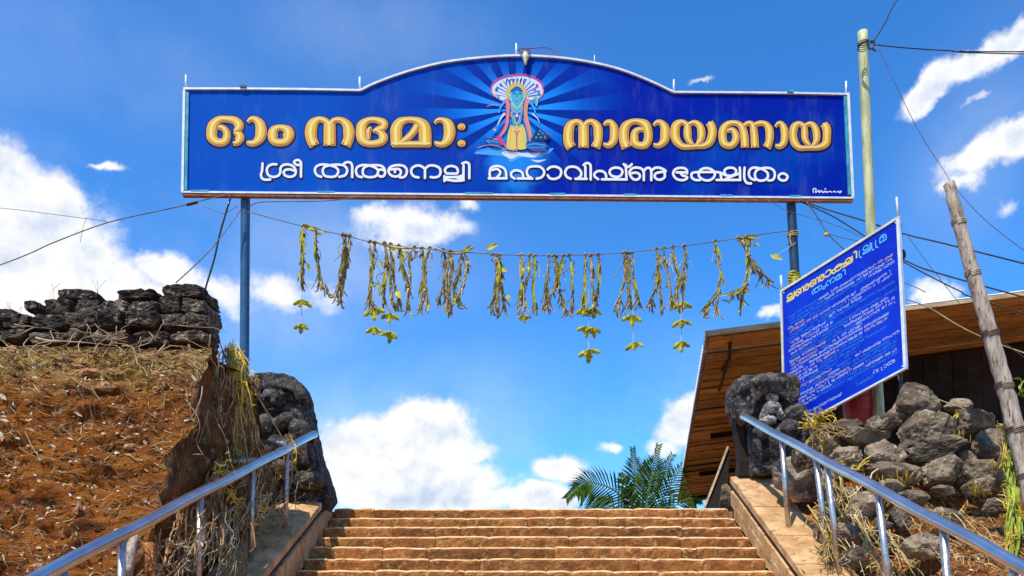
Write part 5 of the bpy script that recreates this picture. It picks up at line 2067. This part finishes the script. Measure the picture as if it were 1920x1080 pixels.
def garland(x, strands, tassels, leaves, label, fray=5, thread_x=None):
    root = empty('dried_garland', px(x, str_y(x), GD), label, 'garland', 'dried garlands hanging from the string')
    s = GD / FPX
    allb = []
    for st in strands:
        dd = GD + q.uniform(-.05, .05)
        pts = [(a + q.uniform(-1, 1), b, dd + q.uniform(-.02, .02)) for a, b in st]
        P = pxline(pts, GD, 6)
        for i, p in enumerate(P):
            p.x += noise.noise(Vector((i * .9, x, st[0][0]))) * .012
        n_ = len(P)
        m2 = MB()
        w0 = q.uniform(2.1, 2.9)
        for b_i in range(4):
            ph = q.uniform(0, 6)
            amp = s * q.uniform(1.2, 2.6)
            t0 = q.choice([0, 0, 0, 3])
            PP = [p + Vector((math.sin(ph + i * .5) * amp * (.5 + .9 * i / n_), math.cos(ph + i * .45) * amp, 0)) for i, p in enumerate(P)][t0:]
            rr2 = [s * w0 * .52 * (1.1 - .55 * i / n_) * (1 + .6 * noise.noise(Vector((i * 1.3, x, b_i)))) for i in range(len(PP))]
            m2.tube(PP, rr2, 5)
        # husk flakes clinging to the stem
        for _ in range(12):
            i = q.randrange(1, n_ - 1)
            leaf_quad(m2, P[i], Vector((q.uniform(-.5, .5), q.uniform(-.5, .5), -1)), Vector((q.uniform(-.5, .5), -1, 0)).normalized(), s * q.uniform(9, 20), s * q.uniform(3, 5), curl=.15)
        m2.build('stem', M_twig, root, smooth=True)
        allb.append(P[-1])
        tint = None
        if q.random() < .8:
            m2 = MB()
            for _ in range(q.randint(2, 5)):
                i = q.randrange(0, max(1, n_ - 6))
                leaf_quad(m2, P[i] + Vector((0, -.03, 0)), P[min(n_ - 1, i + 5)] - P[i] + Vector((q.uniform(-.05, .05), 0, 0)), Vector((q.uniform(-.4, .4), -1, 0)).normalized(), s * q.uniform(22, 48), s * q.uniform(3.5, 6.5), curl=.06)
            m2.build('leaf_strip', q.choice([M_gleaf, M_gleaf, M_strip]), root)
        # a knotted hook at the string
        m2 = MB()
        p0 = P[0]
        m2.tube([p0 + Vector((-.035, 0, -.01)), p0 + Vector((0, -.02, .018)), p0 + Vector((.035, 0, .004))], [.012, .02, .010], 5)
        m2.build('knot', M_twig, root)
    m2 = MB()
    for st in strands:
        (xe, ye) = st[-1]
        (xm, ym) = st[max(0, len(st) - 2)]
        for _ in range(fray):
            t = q.uniform(.2, .9)
            xs_, ys_ = xm + (xe - xm) * t, ym + (ye - ym) * t
            dx = q.gauss(0, 7)
            L = q.uniform(14, 42)
            P = pxline([(xs_, ys_, GD), (xs_ + dx * .5, ys_ + L * .5, GD + q.uniform(-.05, .05)), (xs_ + dx * 1.3, min(ye + 12, ys_ + L), GD + q.uniform(-.08, .08))], GD, 3)
            m2.tube(P, [s * q.uniform(.9, 1.7)] * (len(P) - 1) + [s * .4], 4)
        for _ in range(2):
            (xa, ya), (xb, yb) = st[0], st[1]
            P = pxline([(xa, ya + 8, GD), (xa + q.gauss(0, 6), (ya + yb) / 2, GD + .03), (xb + q.gauss(0, 8), yb + 10, GD - .04)], GD, 3)
            m2.tube(P, s * q.uniform(.5, 1.0), 4)
    f_ = m2.build('frayed_fibres', M_twig, root)
    f_['kind'] = 'stuff'
    for (tx, ty, sz) in tassels:
        for m2 in tassel(None, tx, ty, sz, q.uniform(-8, 8)):
            m2.build('leaf', M_gleaf, root)
    if tassels:
        xs_ = sorted(tassels, key=lambda t_: t_[1])
        tops = sum(t_[0] for t_ in xs_) / len(xs_)
        m2 = MB()
        m2.tube(pxline([(tops, min(540, xs_[0][1] - 8)), (tops, xs_[-1][1])], GD, 3), s * .8, 4)
        m2.build('thread', M_thread, root)
    for (lx, ly, a, L) in leaves:
        m2 = MB()
        near = min((p_ for st in strands for p_ in crom(st, 6)), key=lambda p_: (p_[0] - lx) ** 2 + (p_[1] - ly) ** 2)
        m2.tube([px(near[0], near[1], GD), px((near[0] + lx) / 2, (near[1] + ly) / 2 - 1, GD - .02), px(lx, ly, GD - .03)], s * .8, 4)
        ar = math.radians(a)
        leaf_quad(m2, px(lx, ly, GD - .03), Vector((math.sin(ar), -.3, -math.cos(ar))), Vector((0, -1, .1)), L * s, L * s * .42, curl=.15)
        m2.build('leaf', M_yleaf if L > 22 else M_gleaf, root)
    return root


GAR = [
    (572, [[(571, 425), (567, 460), (568, 500), (566, 535)], [(575, 424), (593, 430), (592, 460), (598, 510), (606, 530), (616, 543)], [(594, 455), (597, 500), (600, 535)]],
     [(566, 562, 1.0), (566, 607, 1.0)], [(576, 493, 20, 20), (572, 505, -30, 20), (568, 480, 10, 18), (577, 427, 70, 16)], 'leftmost dried garland with two leaf stars'),
    (648, [[(643, 441), (647, 470), (641, 510), (629, 558)], [(655, 443), (652, 480), (645, 520), (639, 562)], [(648, 443), (647, 490), (636, 545)]], [], [], 'bare bundle of stems, second from the left'),
    (698, [[(694, 454), (699, 500), (696, 530), (692, 571)], [(704, 456), (696, 510), (694, 568)]], [(701, 577, 1.25), (701, 614, 1.0)],
     [(713, 488, 20, 18), (713, 534, -60, 16), (713, 534, 60, 16)], 'third dried garland from the left with two leaf stars'),
    (733, [[(721, 457), (727, 490), (733, 530), (736, 572)], [(733, 459), (735, 500), (742, 540), (750, 572)], [(748, 462), (752, 490), (762, 520), (768, 540)], [(724, 500), (722, 540), (718, 572)]],
     [(732, 588, 1.0), (732, 622, 1.05)], [(744, 468, -70, 18), (752, 474, 75, 20), (742, 545, 30, 24)], 'thick tangled dried garland with two leaf stars at the left centre'),
    (772, [[(778, 465), (770, 480), (768, 530), (765, 582)]], [], [], 'thin single stem right of the tangled garland'),
    (796, [[(793, 467), (795, 500), (794, 530), (789, 578)], [(806, 466), (798, 490), (797, 530), (804, 578)]], [], [], 'bare forked stems below the middle of the left half'),
    (838, [[(830, 469), (836, 490), (834, 530), (820, 566)], [(843, 473), (838, 520), (839, 586)], [(846, 474), (848, 500), (842, 550), (846, 586)]], [], [(850, 558, 10, 16)], 'dense bundle of dark stems left of the curved yellow stems'),
    (866, [[(866, 474), (862, 505), (855, 535), (852, 560)], [(870, 474), (878, 495), (872, 525), (862, 550), (853, 568)]], [], [(852, 562, 0, 16), (856, 558, -40, 14), (868, 473, 118, 22)], 'pair of curved yellowish stems under the sign middle'),
    (930, [[(924, 479), (934, 500), (930, 540), (920, 580)], [(935, 480), (936, 520), (932, 586)], [(937, 480), (942, 540), (946, 586)]], [], [(911, 468, 105, 26), (936, 504, 65, 20), (950, 552, 25, 18)], 'dried garland topped by a bright yellow leaf'),
    (985, [[(978, 479), (979, 510), (980, 540), (972, 580)], [(993, 479), (992, 510), (985, 545), (984, 578)], [(1004, 481), (1003, 510), (999, 550), (1006, 580)]], [(982, 592, .8)], [(980, 500, 0, 18), (990, 498, 0, 18)], 'looped dried garland with one small leaf star at the centre'),
    (1036, [[(1030, 481), (1026, 510), (1026, 545), (1020, 582)], [(1040, 481), (1044, 505), (1040, 540), (1022, 575)], [(1042, 483), (1044, 520), (1052, 555), (1062, 582)]], [], [], 'crossed bare stems right of the centre garland'),
    (1062, [[(1056, 481), (1050, 500), (1044, 530)], [(1068, 480), (1073, 505), (1073, 540), (1074, 583)]], [], [], 'arched bare stems left of the double leaf star garland'),
    (1110, [[(1098, 479), (1097, 510), (1096, 550), (1090, 582)], [(1109, 480), (1110, 520), (1113, 560), (1113, 580)], [(1121, 479), (1125, 500), (1122, 530), (1118, 560)]],
     [(1094, 578, 1.0), (1114, 578, .95), (1098, 612, .95), (1113, 614, .9), (1103, 656, 1.15)], [], 'dried garland with the most leaf stars hanging lowest'),
    (1178, [[(1171, 475), (1172, 510), (1165, 550), (1152, 585)], [(1176, 476), (1177, 530), (1184, 580)], [(1183, 476), (1187, 520), (1194, 550), (1200, 570)]], [(1186, 590, 1.15), (1189, 642, 1.0)], [], 'spreading dried garland with two leaf stars right of centre'),
    (1232, [[(1231, 468), (1233, 495), (1230, 530), (1215, 578)], [(1234, 500), (1236, 540), (1242, 588)]], [], [], 'thin forked stems left of the triple leaf star garland'),
    (1268, [[(1244, 467), (1250, 500), (1256, 540), (1262, 572)], [(1261, 464), (1264, 490), (1271, 520), (1266, 560)], [(1283, 462), (1284, 490), (1279, 530), (1280, 565)]],
     [(1278, 566, 1.15), (1277, 600, 1.0), (1277, 640, 1.0)], [(1280, 526, 60, 14)], 'dried garland with three leaf stars in a column'),
    (1344, [[(1341, 453), (1347, 480), (1350, 520), (1348, 545), (1340, 588)], [(1348, 545), (1334, 565), (1318, 584)]], [], [], 'lone forked stem, second from the right end'),
    (1398, [[(1397, 446), (1402, 475), (1400, 510), (1392, 545), (1388, 580)], [(1384, 447), (1397, 446), (1410, 447)], [(1400, 535), (1388, 545), (1370, 550)], [(1404, 480), (1420, 505), (1452, 530)]], [], [(1417, 455, 30, 12)], 'rightmost dried stem with a side twig'),
]
for (x, st, ts, lv, lab) in GAR:
    garland(x, st, ts, lv, lab)
# twists of stem tied along the string
for (x0, x1, lab) in ((700, 790, 'left'), (815, 887, 'middle')):
    m2 = MB()
    y0, y1 = str_y(x0), str_y(x1)
    m2.tube(pxline([(x0, y0 - 3), ((x0 * 2 + x1) / 3, (y0 * 2 + y1) / 3 + 4), ((x0 + 2 * x1) / 3, (y0 + 2 * y1) / 3 + 3), (x1, y1 - (10 if x1 > 850 else 2))], GD - .02, 6), .016, 5)
    tag(recentre(m2.build('tied_stem', M_straw), px(x0, y0, GD)), 'dry stem tied along the string, the %s one' % lab, 'stem')
# yellow leaf hanging near right post and yellow cloth round that post
m2 = MB()
leaf_quad(m2, px(1443, 478, GD), Vector((.9, -.2, -.5)), Vector((0, -1, .2)), .2, .085, curl=.15)
o = m2.build('hanging_leaf', M_yleaf)
m2 = MB()
m2.tube([px(1448, 482, GD), px(1470, 470, GD), px(1492, 455, GD + .05)], .004, 4)
m2.build('thread', M_thread, o)
tag(o, 'yellow dry leaf hanging on a thread beside the right post', 'leaf')
m2 = MB()
base_ = on_sign(1494.5, 508, -.115)
for i in range(5):
    pts = [base_ + Vector((math.cos(a) * .078, math.sin(a) * .078, -i * .03 + .02 * math.sin(a * 2 + i))) for a in [j * math.pi / 6 for j in range(13)]]
    m2.tube(pts, .016, 5, cap=False)
m2.tube([base_ + Vector((-.03, -.08, -.1)), base_ + Vector((-.04, -.1, -.22)), base_ + Vector((-.02, -.09, -.3))], .02, 5)
tag(recentre(m2.build('yellow_ribbon', M_yleaf), base_), 'yellow cloth ribbon wound round the right sign post', 'ribbon')
m2 = MB()
base_ = on_sign(1491.5, 436, -.115)
for i in range(3):
    pts = [base_ + Vector((math.cos(a) * .076, math.sin(a) * .076, i * .02 + .012 * math.sin(a + i))) for a in [j * math.pi / 6 for j in range(13)]]
    m2.tube(pts, .009, 4, cap=False)
m2.tube([base_ + Vector((-.05, -.06, 0)), base_ + Vector((-.07, -.08, -.08)), base_ + Vector((-.05, -.07, -.16))], .014, 5)
tag(recentre(m2.build('string_knot', M_straw), base_), 'straw coloured string knot round the right sign post', 'knot')

# ------------------------------------------------------------------ dried vines


def vine_mass(name, m, specs, label, seed, r0=(.006, .011), kind='stuff', jit=6, leafm=None):
    q_ = random.Random(seed)
    mb_ = MB()
    for (xa, ya, da, xb, yb, db, cnt, sag) in specs:
        for _ in range(int(cnt * 1.05)):
            x0, y0 = xa + q_.gauss(0, jit), ya + q_.gauss(0, jit)
            x1, y1 = xb + q_.gauss(0, jit * 2), yb + q_.gauss(0, jit * 2)
            pts = []
            for s in range(6):
                t = s / 5
                k_ = math.sin(t * math.pi)
                pts.append((x0 + (x1 - x0) * t + q_.gauss(0, 3.4) + sag * k_, y0 + (y1 - y0) * t + q_.gauss(0, 3.2), da + (db - da) * t + q_.uniform(-.06, .06)))
            r = q_.uniform(*r0) * (.65 if q_.random() < .7 else 1.25)
            P = pxline(pts, 8, 3)
            mb_.tube(P, [r * (1 - .5 * i / len(P)) for i in range(len(P))], 4)
            for _k in range(4):
                i = q_.randrange(1, len(P))
                leaf_quad(mb_, P[i], Vector((q_.uniform(-1, 1), q_.uniform(-.5, .5), q_.uniform(-1, .2))), Vector((q_.uniform(-.5, .5), -1, .3)).normalized(), q_.uniform(.03, .11), q_.uniform(.006, .018))
    o_ = mb_.build(name, m)
    tag(o_, label, kind=kind)
    return o_


# left: curtain hanging from the end of the bank, and tangle on the rail side
vine_mass('dried_vines', M_straw, [(430, 648, 8.6, 446, 760, 8.5, 18, 4), (440, 680, 8.6, 462, 800, 8.6, 18, 0), (425, 700, 8.3, 430, 860, 8.2, 12, 0), (455, 800, 8.6, 450, 930, 8.3, 14, 0), (428, 650, 8.5, 420, 770, 8.4, 5, -3), (450, 700, 8.6, 475, 850, 8.7, 8, 2),
                                   (440, 790, 8.5, 400, 900, 7.9, 6, 0), (470, 800, 8.7, 520, 880, 8.9, 6, -4), (420, 880, 7.7, 380, 960, 7.3, 5, 4), (500, 860, 8.7, 470, 960, 8.1, 7, 0)],
          'straw coloured dried vines hanging between the red bank and the left sculpture', 41)
vine_mass('yellow_vines', M_yellow, [(432, 648, 8.45, 470, 730, 8.45, 7, 2), (445, 660, 8.4, 450, 790, 8.35, 9, 0), (436, 700, 8.35, 440, 860, 8.2, 6, 0), (405, 880, 7.6, 440, 900, 7.8, 5, 0), (430, 915, 7.7, 450, 945, 7.7, 5, 0), (540, 820, 9.0, 545, 880, 9.0, 3, 3),
                                     (500, 930, 8.4, 470, 990, 7.9, 4, 0), (530, 840, 9, 520, 900, 8.8, 3, 0)], 'yellow dried vine stems caught on the left rail', 42, (.005, .010))
vine_mass('pale_vines', M_straw2, [(450, 940, 7.8, 400, 1010, 7.2, 6, 0), (520, 930, 8.4, 440, 1000, 7.6, 6, 0), (400, 960, 7.3, 370, 1060, 6.6, 6, 4), (440, 980, 7.6, 420, 1075, 6.8, 8, 6), (350, 1000, 6.6, 300, 1080, 6, 6, 0),
                                   (560, 900, 9.0, 520, 960, 8.5, 5, 0), (480, 880, 8.2, 450, 960, 7.8, 6, 0), (390, 1000, 6.9, 330, 1060, 6.3, 6, 10)], 'pale dead stems tangled at the foot of the left rail', 43, (.004, .009), jit=14)
vine_mass('hanging_rootlets', M_root2, [(398, 655, 7.72, 388, 760, 7.6, 3, 0), (415, 660, 8.0, 405, 800, 7.85, 4, 0), (372, 740, 7.25, 352, 850, 7.0, 3, 0), (390, 760, 7.6, 370, 880, 7.4, 2, 0)],
          'brown rootlets hanging down the shaded side of the red bank', 45, (.004, .010), jit=12)
vine_mass('brown_vines', M_root, [(415, 700, 8.2, 410, 880, 7.9, 12, 0), (440, 760, 8.5, 430, 940, 7.9, 14, 0), (500, 860, 8.8, 480, 960, 8.4, 12, 0), (400, 900, 7.6, 380, 1060, 6.8, 16, 0), (460, 920, 8.1, 430, 1040, 7.3, 14, 0),
                                  (350, 960, 6.7, 330, 1080, 6.3, 14, 0), (290, 1020, 6.1, 280, 1090, 5.9, 10, 0), (520, 900, 8.8, 480, 1000, 8.1, 10, 0)], 'brown matted creepers between the red bank and the left coping', 44, (.004, .010), jit=16)
# two long strands crossing
wire([(440, 790, 8.4), (415, 840, 8.1), (395, 900, 7.7), (370, 925, 7.4), (350, 945, 7.2)], 8, .010, M_straw, 'vine_stem', 'long bent vine stem sweeping down to the left rail', 'vine')
wire([(438, 660, 8.4), (470, 720, 8.6), (505, 780, 8.9), (530, 822, 9.1)], 8, .010, M_straw, 'vine_stem', 'long straight vine stem reaching from the bank to the left sculpture', 'vine')
wire([(440, 650, 8.5), (436, 720, 8.4), (440, 800, 8.3)], 8, .012, M_yellow, 'vine_stem', 'thick yellow vine stem hanging down the end of the bank', 'vine')
# bottom-left rail side dead trunk pieces
m2 = MB()
m2.tube(pxline([(236, 1078, 5.9), (243, 1040, 6.0), (252, 1010, 6.1)], 6, 5), [.05, .048, .046, .045, .042, .04, .04, .04, .038, .036, .034][:11], 10)
tag(recentre(m2.build('stump', M_bamboo, smooth=True), px(236, 1078, 5.9)), 'grey broken stump at the foot of the bank by the left rail', 'stump')
m2 = MB()
m2.tube(pxline([(282, 1078, 6.1), (282, 1050, 6.15), (280, 1022, 6.2)], 6, 5), .05, 8)
tag(recentre(m2.build('stump', M_step, smooth=True), px(282, 1078, 6.1)), 'reddish broken stump at the foot of the bank by the left rail', 'stump')

# right: bright vines over the rail posts and by the timber pole
vine_mass('dried_vines', M_straw, [(1530, 800, 9.0, 1600, 830, 8.9, 8, 0), (1540, 890, 8.5, 1560, 1000, 8.2, 10, 2), (1560, 900, 8.4, 1610, 1010, 8.0, 8, 0), (1530, 960, 8.3, 1600, 1060, 7.8, 12, 0), (1600, 980, 8, 1660, 1060, 7.5, 8, 0),
                                   (1600, 920, 8.2, 1590, 1000, 8.0, 7, 8), (1620, 1000, 7.8, 1680, 1080, 7.3, 6, 0), (1700, 980, 7.7, 1800, 1060, 7.1, 3, 0), (1800, 960, 7.6, 1900, 1040, 6.9, 3, 0), (1660, 1000, 7.7, 1720, 1060, 7.2, 7, 0), (1560, 990, 8.2, 1550, 1060, 7.9, 6, 0)], 'straw coloured dried vines tangled round the right rail balusters', 51, jit=10)
vine_mass('yellow_vines', M_yellow, [(1500, 800, 9.1, 1560, 780, 9.0, 5, 0), (1510, 790, 9.1, 1580, 800, 9.0, 4, 0), (1515, 770, 9.1, 1530, 830, 9.1, 4, 0), (1530, 790, 9.1, 1545, 850, 9.0, 4, 0), (1545, 900, 8.5, 1570, 930, 8.4, 6, 0), (1545, 940, 8.4, 1540, 990, 8.3, 5, 0),
                                     (1580, 880, 8.4, 1610, 860, 8.5, 3, 0), (1575, 1000, 8.1, 1560, 1040, 8.0, 4, 0), (1620, 990, 7.9, 1650, 970, 8.0, 3, 0), (1520, 785, 9.1, 1565, 765, 8.9, 3, 0)], 'yellow dried stems sprouting beside the right sculpture and rail', 52, (.006, .011), jit=7)
vine_mass('pale_vines', M_straw2, [(1560, 900, 8.4, 1580, 1000, 8.1, 6, 4), (1590, 960, 8.1, 1640, 1040, 7.8, 6, 0), (1600, 1030, 7.8, 1660, 1075, 7.5, 7, 0), (1530, 980, 8.3, 1540, 1040, 8.1, 5, 0), (1640, 880, 8.4, 1600, 960, 8.1, 3, 0)],
          'pale dead stems among the right rail balusters', 53, (.004, .009), jit=12)
vine_mass('climbing_stems', M_gstem, [(1885, 780, 7.9, 1893, 900, 7.8, 5, 2), (1890, 860, 7.85, 1900, 1010, 7.6, 6, 0), (1900, 900, 7.8, 1898, 1050, 7.5, 4, 0), (1905, 740, 7.8, 1925, 700, 7.8, 2, 0), (1550, 940, 8.3, 1565, 960, 8.2, 3, 0)],
          'green and yellow stems climbing beside the timber pole', 54, (.008, .016), jit=4)
vine_mass('creeper_stems', M_yellow, [(1882, 790, 7.9, 1878, 870, 7.8, 4, 0), (1890, 920, 7.8, 1905, 1000, 7.6, 5, 0), (1895, 990, 7.6, 1890, 1060, 7.4, 4, 0), (1870, 930, 7.8, 1905, 960, 7.6, 3, 0), (1785, 776, 9.0, 1775, 800, 8.9, 3, 0)],
          'yellow creeper stems below the timber pole', 55, (.006, .012), jit=5)
gr = MB()
q = random.Random(91)
for (x, y, d, n_) in [(1690, 905, 8.35, 22), (1600, 915, 8.3, 18), (1740, 800, 8.8, 10), (1870, 885, 8.3, 20), (1830, 930, 8.0, 20), (1560, 1020, 8.0, 16), (1750, 990, 7.6, 16), (1660, 950, 8.0, 14), (1800, 830, 8.7, 8)]:
    for _ in range(n_):
        p = px(x + q.gauss(0, 14), y + q.gauss(0, 5), d)
        a = Vector((q.gauss(0, .5), q.gauss(0, .3) - .2, 1)).normalized()
        L = q.uniform(.05, .16)
        leaf_quad(gr, p, a, Vector((q.uniform(-.4, .4), -1, .1)).normalized(), L, L * .09, curl=.3)
tag(gr.build('dry_weeds', M_yellow), 'small dry weeds growing between the rubble stones', kind='stuff')
st = MB()
for i in range(900):
    x = 3.6 + q.random() * 3.0
    y = q.uniform(6.0, 9.0)
    s_ = q.uniform(.010, .03) * (2.2 if q.random() < .1 else 1)
    R3 = Matrix.Rotation(q.uniform(0, 6), 3, 'X') @ Matrix.Rotation(q.uniform(0, 6), 3, 'Z')
    p = Vector((x, y, hr(x, y)))
    st.add([p + R3 @ Vector((a.x * s_, a.y * s_, a.z * s_)) for a in _tet], [(0, 1, 3), (1, 2, 3), (2, 4, 3), (4, 0, 3), (0, 4, 2), (0, 2, 1)])
tag(st.build('gravel', M_crumb), 'gravel and laterite chips on the right bank', kind='stuff')
# leaf scraps lying on the left coping
lf = MB()
q = random.Random(77)
for i in range(90):
    d = q.uniform(6.6, 10.2)
    x = q.uniform(-2.92, -2.45)
    z = zl(d) + .012
    L = q.uniform(.03, .10)
    leaf_quad(lf, Vector((x, d, z)), Vector((q.uniform(-1, 1), q.uniform(-1, 1), q.uniform(0, .3))), Vector((0, 0, 1)), L, L * .25, curl=.2)
tag(lf.build('coping_litter', M_straw2), 'dry leaf scraps lying on the left coping', kind='stuff')
# wisps of grass above the black wall
m2 = MB()
for (x, y) in ((100, 545), (140, 560), (185, 540), (30, 590), (15, 580), (60, 590)):
    for _ in range(3):
        m2.tube(pxline([(x + q.uniform(-4, 4), y + 25, 8.1), (x + q.uniform(-8, 8), y + 5, 8.1), (x + q.uniform(-18, 18), y - 15, 8.1)], 8, 3), .0022, 3)
tag(m2.build('dry_grass', M_straw), 'thin dry grass wisps on the black stone wall', kind='stuff')

# ------------------------------------------------------------------ render settings
scene.render.engine = 'CYCLES'
scene.cycles.max_bounces = 6
print('objects', len(bpy.data.objects), 'tris', sum(len(o.data.polygons) for o in bpy.data.objects if o.type == 'MESH'))
